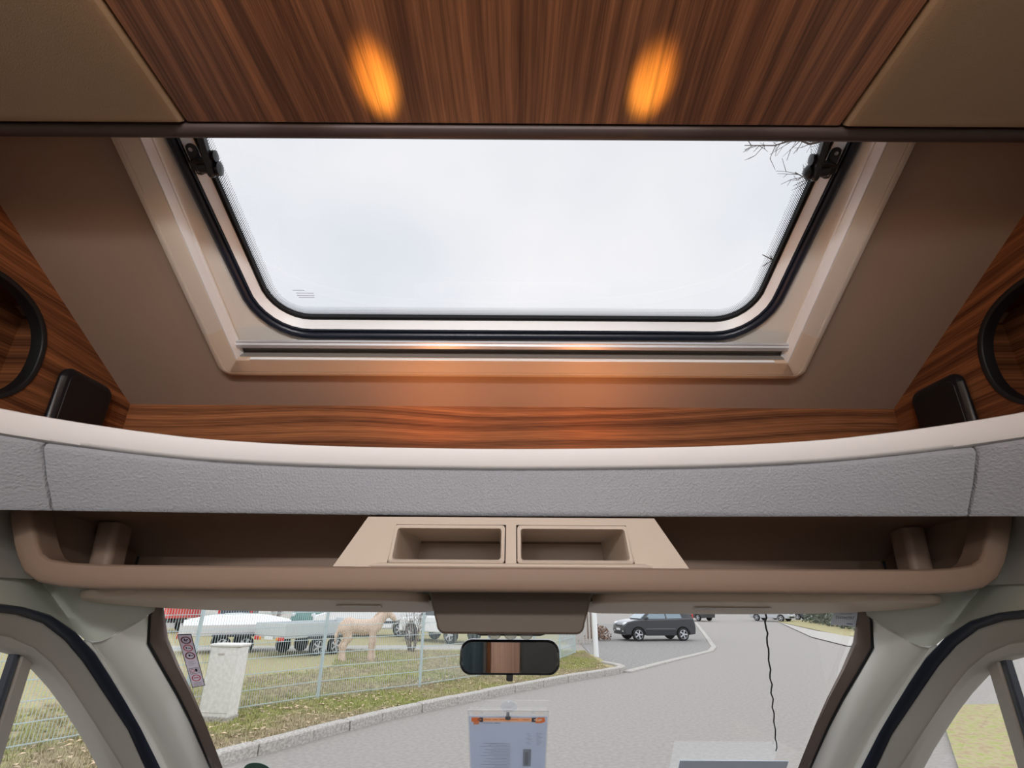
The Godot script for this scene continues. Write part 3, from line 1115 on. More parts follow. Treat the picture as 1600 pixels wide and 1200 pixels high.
func shelf_front() -> void:
	var s := Soup.new()
	var rows := []
	var xs := []
	for k in 61: xs.append(lerpf(-0.963, 0.963, k / 60.0))
	# white rim, a soft upright profile following the curve
	for x in xs:
		var f := rim_f(x)
		var row := []
		for v in [[0.030, 0.282], [0.006, 0.288], [0.001, 0.286], [0.0, 0.281], [0.003, 0.266], [0.008, 0.254], [0.012, 0.249], [0.030, 0.247]]:
			row.append(V(x, v[1], f + v[0]))
		rows.append(row)
	s.loft(rows)
	solo("curved_moulding", s, M.rim, "pale grey curved rim along the overcab shelf", "shelf rim", "", "", 50.0)
	# shelf board behind the rim
	s = Soup.new()
	rows = []
	for x in xs:
		var f := rim_f(x) + 0.031
		rows.append([V(x, 0.265, f), V(x, 0.265, 1.249), V(x, 0.250, 1.249), V(x, 0.250, f)])
	s.loft(rows)
	solo("overcab_shelf", s, M.walnut, "overcab shelf board between the white rim and the walnut band", "shelf", "", "", 20.0)
	# grained fascia below: a long middle piece and two ends
	for e in [[-0.963, -0.812, "vinyl fascia end piece left of the seam, under the white rim"], [-0.808, 0.793, "long grey grained vinyl fascia under the white rim"], [0.797, 0.963, "vinyl fascia end piece right of the seam, under the white rim"]]:
		s = Soup.new()
		rows = []
		var n := 60 if e[1] - e[0] > 1.0 else 10
		for k in n + 1:
			var x: float = lerpf(e[0], e[1], float(k) / n)
			var edge := minf(x - e[0], e[1] - x)
			var pull := 0.006 * clampf(1.0 - edge / 0.008, 0.0, 1.0)
			var f := rim_f(x) + 0.010 + pull
			var under := 0.012 + 0.070 * x * x
			var b := low_ratio(x) * (f + under)
			var row := []
			for v in [[0.03, 0.2465], [0.006, 0.2455], [0.002, 0.242], [0.001, 0.234], [under * 0.45, lerpf(b, 0.24, 0.5)], [under - 0.003, b + 0.010], [under, b + 0.003], [under + 0.005, b], [under + 0.030, b + 0.004]]:
				row.append(V(x, v[1], f + v[0]))
			rows.append(row)
		s.loft(rows)
		solo("fascia_panel", s, M.vinyl, e[2] if n == 60 else "grey grained " + e[2], "fascia", "grained fascia pieces", "", 40.0)

	# the cab's overhead tray
	var t := thing("overhead_tray", V(0, 0.01, 1.05), "beige moulded overhead storage tray with rail above the windscreen", "storage tray")
	s = Soup.new()
	var path := [[-0.945, 0.20], [-0.934, 0.17], [-0.917, 0.135], [-0.899, 0.100], [-0.883, 0.074], [-0.866, 0.054], [-0.842, 0.041], [-0.80, 0.0345], [-0.74, 0.0315], [-0.5, 0.0305], [-0.25, 0.0305]]
	var full := []
	for e in path: full.append(Vector2(e[0], e[1]))
	full.append(Vector2(0, 0.0305))
	for k in path.size(): full.append(Vector2(-path[path.size() - 1 - k][0], path[path.size() - 1 - k][1]))
	rows = []
	for i in full.size():
		var tg: Vector2 = (full[mini(i + 1, full.size() - 1)] - full[maxi(i - 1, 0)]).normalized()
		var nn := Vector2(-tg.y, tg.x)
		var row := []
		for v in [[0.020, 0.012], [0.0205, 0.004], [0.017, 0.0], [0.0, -0.001], [-0.014, 0.002], [-0.0195, 0.008], [-0.021, 0.016], [-0.021, 0.06], [0.016, 0.06]]:
			var c: Vector2 = full[i] + nn * v[0]
			row.append(V(c.x, c.y, 1.0 + v[1]))
		rows.append(row)
	s.loft(rows)
	part(t, "rail", s, M.tray, 45.0)
	s = Soup.new()
	s.box(V(0, 0.0445, 1.22), Vector3(1.84, 0.007, 0.30), 0.002)
	part(t, "tray_floor", s, M.tray)
	s = Soup.new()
	s.box(V(0, 0.115, 1.372), Vector3(1.84, 0.14, 0.010))
	part(t, "tray_back", s, M.tray)
	s = Soup.new()
	rows = []
	for k in 21:
		var x := lerpf(-0.95, 0.95, k / 20.0)
		rows.append([V(x, 0.163, rim_f(x) + 0.056 + 0.07 * x * x), V(x, 0.152, 1.17), V(x, 0.125, 1.28), V(x, 0.09, 1.365), V(x, 0.2, 1.365), V(x, 0.2, rim_f(x) + 0.056 + 0.07 * x * x)])
	s.loft(rows)
	part(t, "tray_roof", s, M.tray, 50.0)
	for sd in [-1.0, 1.0]:
		s = Soup.new()
		s.box(V(sd * 0.928, 0.12, 1.21), Vector3(0.012, 0.14, 0.30))
		part(t, "tray_end", s, M.tray)
		s = Soup.new()
		rows = []
		for u in [0.0485, 0.07, 0.10, 0.148]:
			var row := []
			for v in rrect(0.024, 0.03, 0.014, 4): row.append(V(sd * (0.872 + 0.05 * (u - 0.03)) + v.x, u, 1.20 + v.y))
			rows.append(row)
		s.loft(rows)
		part(t, "tray_post", s, M.tray, 50.0)
	# centre console with two open bins
	var lean := func(u: float) -> float: return 1.014 + (u - 0.045) * 0.55
	s = Soup.new()
	var us := [0.052, 0.058, 0.1335, 0.149]
	for k in 3:
		var ua: float = us[k]
		var ub: float = us[k + 1]
		var ea := lerpf(0.330, 0.285, (ua - 0.044) / 0.106)
		var eb := lerpf(0.330, 0.285, (ub - 0.044) / 0.106)
		var cols := [[-ea, -0.229, -eb, -0.226], [-0.229, -0.010, -0.226, -0.010], [-0.010, 0.010, -0.010, 0.010], [0.010, 0.229, 0.010, 0.226], [0.229, ea, 0.226, eb]]
		for j in 5:
			if k == 1 and (j == 1 or j == 3): continue
			var c: Array = cols[j]
			s.quad(V(c[0], ua, lean.call(ua)), V(c[1], ua, lean.call(ua)), V(c[3], ub, lean.call(ub)), V(c[2], ub, lean.call(ub)))
		for sd in [-1.0, 1.0]:
			s.quad(V(sd * ea, ua, lean.call(ua)), V(sd * eb, ub, lean.call(ub)), V(sd * eb, ub, 1.2), V(sd * ea, ua, 1.2))
	var con := part(t, "centre_console", s, M.console, 15.0)
	tag(con, "beige centre console with two open bins")
	# soft ledge under the bins
	s = Soup.new()
	rows = []
	for k in 25:
		var x := lerpf(-0.265, 0.265, k / 24.0)
		var e := sqrt(clampf((0.265 - absf(x)) / 0.02, 0.02, 1.0))
		var row := []
		for j in 8:
			var a := TAU * j / 8.0
			row.append(V(x, 0.054 + 0.0055 * e * sin(a), lean.call(0.054) + 0.002 + 0.008 * e * cos(a)))
		rows.append(row)
	s.loft(rows)
	part(con, "ledge", s, M.console, 60.0)
	for sd in [-1.0, 1.0]:
		s = Soup.new()
		var cx: float = sd * 0.1195
		var ring := []
		var outer := rrect(0.1075, 0.0365, 0.006, 3)
		var inner := rrect(0.1010, 0.0300, 0.005, 3)
		for i in outer.size():
			var ou := 0.0955 + outer[i].y
			var iu := 0.0955 + inner[i].y
			ring.append([V(cx + outer[i].x, ou, lean.call(ou) + 0.002), V(cx + outer[i].x, ou, lean.call(ou) - 0.005), V(cx + (outer[i].x * 0.6 + inner[i].x * 0.4), ou * 0.6 + iu * 0.4, lean.call(ou) - 0.0065), V(cx + inner[i].x, iu, lean.call(iu) - 0.005), V(cx + inner[i].x * 0.985, iu * 0.985 + 0.0955 * 0.015, lean.call(iu) + 0.006)])
		ring.append(ring[0])
		s.sheet(ring)
		part(con, "bin_frame", s, M.console, 40.0)
		s = Soup.new()
		var deep := []
		for lv in [[1.0, 0.004], [0.985, 0.04], [0.93, 0.24]]:
			var row := []
			for v in inner:
				var uu: float = 0.0955 + v.y * lv[0]
				row.append(V(cx + v.x * lv[0], uu, lean.call(uu) + lv[1]))
			deep.append(row)
		s.sheet(deep, true)
		s.fan(deep[2])
		part(con, "bin_liner", s, M.console, 40.0)

# ---------------------------------------------------------------- the cab
const C0 := [[-0.836, -0.027, 1.377], [-0.850, -0.096, 1.446], [-0.845, -0.165, 1.515], [-0.834, -0.236, 1.586], [-0.827, -0.313, 1.663], [-0.822, -0.396, 1.746], [-0.818, -0.485, 1.835], [-0.815, -0.581, 1.931]]
const C1 := [[-0.868, -0.044, 1.374], [-0.868, -0.105, 1.392], [-0.868, -0.170, 1.476], [-0.868, -0.240, 1.569], [-0.868, -0.318, 1.665], [-0.868, -0.403, 1.761], [-0.868, -0.495, 1.864], [-0.868, -0.594, 1.974]]
const C2 := [[-0.895, -0.091, 1.290], [-0.895, -0.141, 1.363], [-0.895, -0.198, 1.437], [-0.895, -0.259, 1.518], [-0.895, -0.326, 1.601], [-0.895, -0.399, 1.684], [-0.895, -0.478, 1.772], [-0.895, -0.562, 1.867]]
const C3P := [[-0.925, -0.089, 1.267], [-0.925, -0.140, 1.336], [-0.925, -0.195, 1.405], [-0.925, -0.255, 1.479], [-0.925, -0.320, 1.556], [-0.925, -0.391, 1.637], [-0.925, -0.466, 1.723], [-0.925, -0.547, 1.817]]
const C3 := [[-0.925, 0.004, 0.80], [-0.925, -0.006, 0.957], [-0.925, -0.013, 1.014], [-0.925, -0.020, 1.077], [-0.925, -0.036, 1.149], [-0.925, -0.069, 1.226], [-0.925, -0.116, 1.303], [-0.925, -0.173, 1.377], [-0.925, -0.236, 1.455], [-0.925, -0.304, 1.536], [-0.925, -0.378, 1.620], [-0.925, -0.458, 1.709], [-0.925, -0.545, 1.810]]
const C4 := [[-0.935, -0.012, 0.80], [-0.935, -0.021, 0.974], [-0.935, -0.027, 1.027], [-0.935, -0.034, 1.087], [-0.935, -0.052, 1.154], [-0.935, -0.087, 1.224], [-0.935, -0.133, 1.293], [-0.935, -0.186, 1.361], [-0.935, -0.244, 1.435], [-0.935, -0.306, 1.514], [-0.935, -0.375, 1.586], [-0.935, -0.448, 1.663], [-0.935, -0.526, 1.745]]
const C5 := [[-0.950, -0.046, 0.80], [-0.950, -0.057, 1.004], [-0.950, -0.064, 1.053], [-0.950, -0.074, 1.106], [-0.950, -0.095, 1.164], [-0.950, -0.129, 1.224], [-0.950, -0.171, 1.282], [-0.950, -0.218, 1.340], [-0.950, -0.268, 1.401], [-0.950, -0.322, 1.465], [-0.950, -0.379, 1.534], [-0.950, -0.441, 1.605], [-0.950, -0.507, 1.680]]
const C6 := [[-0.965, -0.070, 0.80], [-0.965, -0.080, 1.029], [-0.965, -0.087, 1.075], [-0.965, -0.097, 1.126], [-0.965, -0.113, 1.182], [-0.965, -0.145, 1.239], [-0.965, -0.184, 1.295], [-0.965, -0.228, 1.351], [-0.965, -0.275, 1.406], [-0.965, -0.326, 1.464], [-0.965, -0.380, 1.521], [-0.965, -0.437, 1.583], [-0.965, -0.497, 1.649]]

# continues a curve down its last direction
func longer(a: Array, d: float) -> Array:
	var r := a.duplicate()
	var v: Vector3 = (a[-1] - a[-2]).normalized()
	r.append(a[-1] + v * d)
	return r

# lets a curve start a little higher, under what overlaps it
func tucked(a: Array, inw: Vector3) -> Array:
	return [a[0] - (a[1] - a[0]).normalized() * 0.018 - inw * 0.065] + a

func between(a: Array, b: Array, t: float, lift: Vector3) -> Array:
	var r := []
	for i in a.size(): r.append(a[i].lerp(b[i], t) + lift)
	return r

func cab_shell() -> void:
	var s: Soup
	for sd in [-1.0, 1.0]:
		var nm := "left" if sd < 0 else "right"
		var k: float = -sd
		var a0 := longer(curve([[-0.80, -0.004, 1.354]] + C0, k), 0.5)
		var a1 := longer(curve([[-0.85, -0.010, 1.36]] + C1, k), 0.5)
		var a2 := longer(curve([[-0.895, -0.05, 1.26]] + C2, k), 0.5)
		var a3 := longer(curve([[-0.93, -0.05, 1.22]] + C3P, k), 0.5)
		var inw := Vector3(-sd, 0.25, 0.35).normalized()
		var p := thing("windscreen_pillar", V(sd * 0.88, -0.9, 1.9), "pale grey %s windscreen pillar trim beside the %s" % [nm, "pictogram sticker" if sd < 0 else "hanging cable"], "pillar", "windscreen pillars")
		# flange next to the glass
		s = Soup.new()
		s.sheet([a0, between(a0, a1, 0.35, inw * 0.012), between(a0, a1, 0.7, inw * 0.010), between(a0, a1, 0.94, inw * 0.0)])
		var fl := part(p, "glass_flange", s, M.flange, 60.0)
		tag(fl, "brown flange along the windscreen edge")
		s = Soup.new()
		s.tube(between(a0, a1, 0.955, inw * 0.0045), 0.0032, -1.0, 6)
		part(p, "gap_strip", s, M.black)
		# pillar trim, a rounded cover
		s = Soup.new()
		a1 = tucked(a1.slice(1), inw)
		a2 = tucked(a2.slice(1), inw)
		a3 = tucked(a3.slice(1), inw)
		s.sheet([between(a1, a2, 0.0, -inw * 0.01), between(a1, a2, 0.02, inw * 0.004), between(a1, a2, 0.15, inw * 0.010), between(a1, a2, 0.5, inw * 0.014), between(a1, a2, 0.8, inw * 0.010), between(a2, a3, 0.0, -inw * 0.012), between(a2, a3, 0.25, -inw * 0.026), between(a2, a3, 0.6, -inw * 0.010), a3])
		part(p, "pillar_cover", s, M.pillar, 60.0)
		# door frame: seal, then the frame round the window
		var b3 := longer(curve(C3, k), 0.5)
		var b4 := longer(curve(C4, k), 0.5)
		var b5 := longer(curve(C5, k), 0.5)
		var b6 := longer(curve(C6, k), 0.5)
		var outw := Vector3(sd, 0, 0)
		var dr := thing("door_%d" % (1 if sd < 0 else 2), V(sd * 0.98, -1.3, 1.2), "grey %s cab door frame with window and black seal" % nm, "cab door", "", "structure")
		s = Soup.new()
		var sd_in := -outw
		s.sheet([between(b3, b4, -0.1, outw * 0.02), between(b3, b4, 0.0, sd_in * 0.004), between(b3, b4, 0.25, sd_in * 0.012), between(b3, b4, 0.6, sd_in * 0.012), between(b3, b4, 0.95, sd_in * 0.004), between(b3, b4, 1.1, outw * 0.02)])
		tag(part(dr, "door_seal", s, M.rubber, 60.0), "black rubber door seal")
		s = Soup.new()
		s.sheet([between(b4, b5, -0.1, outw * 0.02), b4, between(b4, b5, 0.15, sd_in * 0.004), between(b4, b5, 0.9, sd_in * 0.003), b5])
		part(dr, "door_frame", s, M.door_trim, 60.0)
		s = Soup.new()
		s.sheet([b5, between(b5, b6, 0.1, sd_in * 0.004), between(b5, b6, 0.75, sd_in * 0.003), b6, between(b6, b6, 0.0, outw * 0.03)])
		part(dr, "window_frame", s, M.door_light, 60.0)
		# upright between the quarter light and the drop window
		s = Soup.new()
		s.box(V(sd * 0.985, -0.36, 1.195), Vector3(0.02, 0.56, 0.034), 0.004)
		part(dr, "window_divider", s, M.door_trim)
		s = Soup.new()
		s.box(V(sd * 0.985, -0.36, 1.170), Vector3(0.018, 0.56, 0.013), 0.003)
		part(dr, "divider_seal", s, M.rubber)
		s = Soup.new()
		s.quad(V(sd * 0.992, 0.0, 0.75), V(sd * 0.992, 0.0, 1.2), V(sd * 0.992, -0.62, 1.9), V(sd * 0.992, -0.62, 0.75))
		part(dr, "pane", s, M.glass)
		s = Soup.new()
		s.box(V(sd * 1.0, -0.98, 1.28), Vector3(0.08, 0.76, 1.1), 0.01)
		part(dr, "door_panel", s, M.dash)
		# body side above and behind the door
		s = Soup.new()
		s.box(V(sd * 1.03, 0.13, 1.0), Vector3(0.16, 0.20, 0.95))
		s.box(V(sd * 1.03, -0.66, 0.68), Vector3(0.16, 1.40, 0.20))
		solo("wall_%s_cab" % nm, s, M.door_trim, "grey cab side above and behind the %s door" % nm, "wall", "", "structure")
	# cab headlining: the corners over the doors and the strip over the glass
	for sd in [-1.0, 1.0]:
		var nm := "left" if sd < 0 else "right"
		var k: float = -sd
		var lowc := curve([[-0.925, 0.004, 0.80], [-0.925, -0.006, 0.957], [-0.925, -0.013, 1.014], [-0.925, -0.020, 1.077], [-0.925, -0.036, 1.149], [-0.922, -0.069, 1.226], [-0.918, -0.090, 1.262], [-0.900, -0.093, 1.283], [-0.882, -0.080, 1.315], [-0.868, -0.050, 1.355], [-0.845, -0.026, 1.376], [-0.78, -0.010, 1.372], [-0.60, -0.006, 1.372], [-0.30, -0.006, 1.372], [0.0, -0.006, 1.372]], k)
		var topc := curve([[-0.985, 0.20, 0.80], [-0.985, 0.20, 0.96], [-0.985, 0.19, 1.02], [-0.98, 0.17, 1.08], [-0.985, 0.11, 1.10], [-0.98, 0.08, 1.12], [-0.97, 0.06, 1.13], [-0.955, 0.045, 1.14], [-0.93, 0.036, 1.14], [-0.90, 0.034, 1.14], [-0.85, 0.034, 1.14], [-0.76, 0.034, 1.14], [-0.60, 0.034, 1.14], [-0.30, 0.034, 1.14], [0.0, 0.034, 1.14]], k)
		s = Soup.new()
		var rows := []
		for j in 9:
			var t := j / 8.0
			var r := []
			for i in lowc.size():
				var fade := clampf(1.0 - maxf(i - 7, 0) / 4.0, 0.0, 1.0)
				r.append(lowc[i].lerp(topc[i], t) + Vector3(sd * 0.04, 0.012, -0.024) * sin(PI * t) * fade)
			rows.append(r)
		s.sheet(rows)
		solo("headlining", s, M.head, "grey-green cab headlining over the %s door and windscreen corner" % nm, "headlining", "cab headlining halves", "", 60.0)

	# windscreen
	s = Soup.new()
	var wn := thing("window_5", W(0, 1.1), "wide sloping windscreen of the cab", "windscreen", "", "structure")
	s.quad(W(-0.87, -0.02, -0.006), W(0.87, -0.02, -0.006), W(0.87, 1.1, -0.006), W(-0.87, 1.1, -0.006))
	part(wn, "pane", s, M.glass)
	# closing panels the lens does not see: header, dashboard
	s = Soup.new()
	s.box(V(0, 0.10, 1.42), Vector3(2.1, 0.22, 0.06))
	solo("wall_front_cab", s, M.dash, "dark panel above the windscreen behind the tray", "wall", "", "structure")
	s = Soup.new()
	s.prism(PackedVector2Array([Vector2(1.62, -1.34), Vector2(1.56, -0.95), Vector2(1.66, -0.86), Vector2(2.2, -0.80), Vector2(2.3, -0.85), Vector2(2.3, -1.34)]), Transform3D(Basis(Vector3(0, 0, -1), Vector3(0, 1, 0), Vector3(1, 0, 0)), V(-0.80, 0, 0)), 1.60, 0.02)
	solo("dashboard", s, M.dash, "dark grey dashboard under the windscreen", "dashboard")

func cab_fittings() -> void:
	var s: Soup
	# sun visors folded up against the headlining
	for sd in [-1.0, 1.0]:
		var nm := "left" if sd < 0 else "right"
		var o := thing("sun_visor", V(sd * 0.5, -0.03, 1.28), "folded grey-brown sun visor over the %s half of the windscreen" % nm, "sun visor", "sun visors")
		s = Soup.new()
		var out := [[0.175, 1.235], [0.20, 1.212], [0.26, 1.20], [0.5, 1.195], [0.80, 1.195], [0.895, 1.20], [0.922, 1.212], [0.93, 1.23], [0.915, 1.255], [0.87, 1.285], [0.80, 1.318], [0.70, 1.345], [0.55, 1.357], [0.35, 1.360], [0.20, 1.358], [0.175, 1.34]]
		var rows := []
		var mid := Vector2(0.52, 1.27)
		# sections through the thickness: top face, rounded near edge, underside
		for lv in [[0.86, 0.0095], [0.955, 0.0085], [0.992, 0.005], [1.0, 0.0], [0.99, -0.0055], [0.955, -0.009], [0.87, -0.0105]]:
			var row := []
			for e in out:
				var q := Vector2(e[0], e[1])
				var c := mid + Vector2((q.x - mid.x) * (1.0 - (1.0 - lv[0]) * 0.25), (q.y - mid.y) * lv[0])
				row.append(V(sd * c.x, 0.0065 - (c.y - 1.195) * 0.185 + lv[1], c.y))
			rows.append(row)
		s.loft(rows)
		part(o, "visor_body", s, M.visor, 60.0)
		s = Soup.new()
		var cx: float = sd * 0.335 if sd < 0 else 0.49
		var hw := 0.05 if sd < 0 else 0.085
		s.box(V(cx, -0.0190, 1.262), Vector3(hw * 2, 0.003, 0.016), 0.001, Basis(Vector3(1, 0, 0), -0.2))
		tag(part(o, "ticket_strap", s, M.paper_edge), "pale strap")
		s = Soup.new()
		s.tube([V(sd * 0.19, -0.002, 1.24), V(sd * 0.155, 0.0, 1.235), V(sd * 0.12, 0.006, 1.235)], 0.005)
		part(o, "hinge_rod", s, M.black)
	# centre roof box with reading lamps
	var b := thing("roof_console", V(0, -0.066, 1.2), "brown trapezoid roof console hanging above the driving mirror", "roof console")
	s = Soup.new()
	var poly := PackedVector2Array()
	var base := [Vector2(0.167, 0.014), Vector2(0.158, -0.015), Vector2(0.150, -0.040)]
	for v in base: poly.append(Vector2(-v.x, v.y))
	for k in 7:
		var a := PI + PI / 2 * k / 6.0
		poly.append(Vector2(-0.1295 + cos(a) * 0.018, -0.047 + sin(a) * 0.019))
	for k in 7:
		var a := PI * 1.5 + PI / 2 * k / 6.0
		poly.append(Vector2(0.1295 + cos(a) * 0.018, -0.047 + sin(a) * 0.019))
	for k in 3: poly.append(base[2 - k])
	s.prism(poly, Transform3D(Basis(Vector3(1, 0, 0), Vector3(0, 1, 0), Vector3(0, 0, -1)), V(0, 0, 1.145)), 0.10, 0.004)
	part(b, "housing", s, M.sunbox, 40.0)
	s = Soup.new()
	var rows := []
	for e in [[1.24, 0.0, 0.105, -0.05], [1.27, 0.0, 0.10, -0.072], [1.33, 0.0, 0.085, -0.080], [1.36, 0.0, 0.07, -0.070], [1.37, 0.0, 0.06, -0.04]]:
		rows.append([V(-e[2], 0.0, e[0]), V(-e[2], e[3] + 0.012, e[0]), V(-e[2] * 0.8, e[3], e[0]), V(e[2] * 0.8, e[3], e[0]), V(e[2], e[3] + 0.012, e[0]), V(e[2], 0.0, e[0])])
	s.loft(rows)
	part(b, "lamp_base", s, M.trim_dark, 50.0)
	for x in [-0.036, 0.0, 0.036]:
		s = Soup.new()
		s.lathe([Vector2(0.015, 0.006), Vector2(0.015, -0.004), Vector2(0.010, -0.010), Vector2(0.004, -0.012)], Transform3D(Basis(), V(x, -0.074, 1.305)), 16)
		part(b, "lamp_lens", s, M.lens)
	# driving mirror
	var m := thing("driving_mirror", V(0, -0.17, 1.39), "black framed driving mirror hanging under the roof console", "mirror")
	var tilt := Basis(Vector3(1, 0, 0), deg_to_rad(3.0))
	var mx := Transform3D(tilt, V(-0.0015, -0.129, 1.383))
	s = Soup.new()
	var mp := PackedVector2Array()
	for v in rrect(0.1175, 0.0365, 0.026, 7):
		var bow := 0.0025 * (1.0 - pow(v.x / 0.1175, 2.0)) * signf(v.y)
		mp.append(Vector2(v.x * (1.0 - 0.12 * v.y), v.y + bow))
	var rear := Transform3D(tilt, mx.origin + tilt * Vector3(0, 0, -0.028))
	s.prism(mp, rear, 0.028, 0.005)
	part(m, "housing", s, M.black_gloss, 45.0)
	s = Soup.new()
	var mg := PackedVector2Array()
	for v in mp: mg.append(Vector2(v.x * 0.955, v.y * 0.87))
	s.prism(mg, Transform3D(tilt, mx.origin + tilt * Vector3(0, 0, -0.001)), 0.0022, 0.0004)
	tag(part(m, "mirror_glass", s, M.mirror, 20.0), "mirror glass showing a wooden door")
	s = Soup.new()
	s.box(mx.origin + tilt * Vector3(0, -0.043, -0.012), Vector3(0.015, 0.016, 0.012), 0.002, tilt)
	part(m, "dip_lever", s, M.black)
	s = Soup.new()
	s.tube([mx.origin + Vector3(0, 0.0, -0.02), mx.origin + Vector3(0, 0.025, -0.05), V(0, -0.10, 1.438)], 0.008)
	part(m, "stem", s, M.black)
	# sheet of paper in a clear sleeve, hung from a suction cup
	var sh := thing("price_sheet", W(0, 0.75), "paper sheet with orange header in a clear sleeve hanging on the windscreen", "paper sheet")
	s = Soup.new()
	s.box(W(-0.005, 0.512, 0.006), Vector3(0.210, 0.297, 0.0012), 0.0, Basis(Vector3(1, 0, 0), (W(0, 0) - W(0, 1)).normalized(), (W(0, 0, 1) - W(0, 0, 0)).normalized()))
	s.q.resize(s.p.size())
	for i in s.p.size():
		var d := s.p[i] - W(-0.11, 0.3635, 0.006)
		s.q[i] = Vector2(d.x / 0.210, d.dot((W(0, 1) - W(0, 0)).normalized()) / 0.297)
	var pm := mat(Color.WHITE, 0.7)
	pm.albedo_texture = sheet_image()
	pm.backlight_enabled = true
	pm.backlight = Color(1.0, 1.0, 1.0)
	part(sh, "paper", s, pm)
	s = Soup.new()
	var wb := Basis(Vector3(1, 0, 0), (W(0, 0) - W(0, 1)).normalized(), (W(0, 0, 1) - W(0, 0, 0)).normalized())
	s.box(W(-0.005, 0.500, 0.0085), Vector3(0.216, 0.326, 0.0008), 0.0, wb)
	part(sh, "sleeve", s, pane(rgb(235, 238, 242), 0.06))
	s = Soup.new()
	s.box(W(-0.005, 0.3385, 0.0085), Vector3(0.216, 0.0024, 0.0014), 0.0, wb)
	tag(part(sh, "sleeve_edge", s, M.white), "white top edge of the sleeve")
	var cup := thing("suction_cup", W(-0.004, 0.36), "small clear suction cup with grey knob above the paper sheet", "suction cup")
	s = Soup.new()
	s.lathe([Vector2(0.023, 0.0), Vector2(0.0225, 0.003), Vector2(0.014, 0.008), Vector2(0.007, 0.010)], Transform3D(wb * Basis(Vector3(1, 0, 0), PI / 2), W(-0.004, 0.340, -0.004)), 24)
	part(cup, "cup", s, pane(rgb(220, 225, 232), 0.3), 50.0)
	s = Soup.new()
	s.lathe([Vector2(0.0045, 0.0), Vector2(0.0045, 0.010), Vector2(0.0075, 0.011), Vector2(0.0075, 0.014), Vector2(0.004, 0.016)], Transform3D(wb * Basis(Vector3(1, 0, 0), PI / 2), W(-0.0055, 0.3555, 0.004)), 16)
	part(cup, "knob", s, mat(rgb(96, 98, 100), 0.4))
	# stickers on the glass
	var im := mat(Color.WHITE, 0.6)
	im.albedo_texture = sticker_image()
	im.backlight_enabled = true
	im.backlight = Color(0.8, 0.8, 0.8)
	glass_sticker("pictogram_sticker", [W(-0.823, 0.080, 0.001), W(-0.788, 0.078, 0.001), W(-0.794, 0.260, 0.001), W(-0.829, 0.268, 0.001)], im, "narrow strip of warning pictograms on the windscreen by the left pillar", "sticker")
	im = mat(Color.WHITE, 0.6)
	im.albedo_texture = label_image()
	im.backlight_enabled = true
	im.backlight = Color(0.8, 0.8, 0.8)
	glass_sticker("text_sticker", [W(0.776, -0.016, 0.001), W(0.833, -0.018, 0.001), W(0.842, 0.040, 0.001), W(0.779, 0.034, 0.001)], im, "grey printed text label in the top right corner of the windscreen", "sticker")
	s = Soup.new()
	s.lathe([Vector2(0.040, 0.0), Vector2(0.040, 0.0008), Vector2(0.001, 0.001)], Transform3D(wb * Basis(Vector3(1, 0, 0), PI / 2), W(-0.722, 0.614, -0.0)), 40)
	solo("emission_sticker", s, mat(rgb(58, 98, 84), 0.6), "round green sticker low on the windscreen by the left pillar", "sticker")
	# cable hanging down the glass
	s = Soup.new()
	var cable := []
	for k in 30:
		var t := k / 29.0
		cable.append(W(lerpf(0.610, 0.742, t) + 0.002 * sin(k * 1.9), lerpf(-0.01, 0.505, t), 0.004 + 0.002 * sin(k * 2.3)))
	s.tube(cable, 0.0021, 0.0016, 6)
	solo("hanging_cable", s, M.black, "thin black cable hanging down the right part of the windscreen", "cable")
	# pale sheet standing in for a reflection in the windscreen, low right
	s = Soup.new()
	s.box(W(0.62, 0.62, 0.02), Vector3(0.30, 0.20, 0.002), 0.0, wb)
	solo("reflection_stand_in", s, mat(rgb(196, 206, 220), 0.5), "pale blue sheet standing in for a reflection in the windscreen at the bottom right", "reflection_sheet")

func glass_sticker(called: String, c: Array, m: Material, label: String, category: String) -> void:
	var s := Soup.new()
	var up := (W(0, 0, 1) - W(0, 0, 0)) * 0.0008
	s.quad(c[0] + up, c[1] + up, c[2] + up, c[3] + up)
	s.q = PackedVector2Array([Vector2(0, 0), Vector2(1, 0), Vector2(1, 1), Vector2(0, 0), Vector2(1, 1), Vector2(0, 1)])
	s.quad(c[0], c[1], c[2], c[3])
	s.q.append_array(PackedVector2Array([Vector2(0, 0), Vector2(1, 0), Vector2(1, 1), Vector2(0, 0), Vector2(1, 1), Vector2(0, 1)]))
	for k in 4:
		s.quad(c[k], c[(k + 1) % 4], c[(k + 1) % 4] + up, c[k] + up)
		for j in 6: s.q.append(Vector2(0.01, 0.01))
	solo(called, s, m, label, category)

# ---------------------------------------------------------------- outdoors
const KERB := [[-9.5, -2.0], [-7.9, 1.2], [-6.2, 4.4], [-4.15, 8.1], [-3.2, 9.85], [-2.42, 11.23], [-1.2, 12.95], [0.05, 14.54], [1.5, 16.3], [2.7, 17.55], [3.25, 18.15]]

func flat_poly(pts: Array, y: float) -> Soup:
	var s := Soup.new()
	var poly := PackedVector2Array()
	for p in pts: poly.append(Vector2(p[0], p[1]))
	var idx := Geometry2D.triangulate_polygon(poly)
	for i in range(0, idx.size(), 3):
		var a := poly[idx[i]]
		var b := poly[idx[i + 1]]
		var c := poly[idx[i + 2]]
		if (b - a).cross(c - a) < 0:
			var t := b
			b = c
			c = t
		s.tri(G(a.x, a.y, y), G(b.x, b.y, y), G(c.x, c.y, y))
	return s

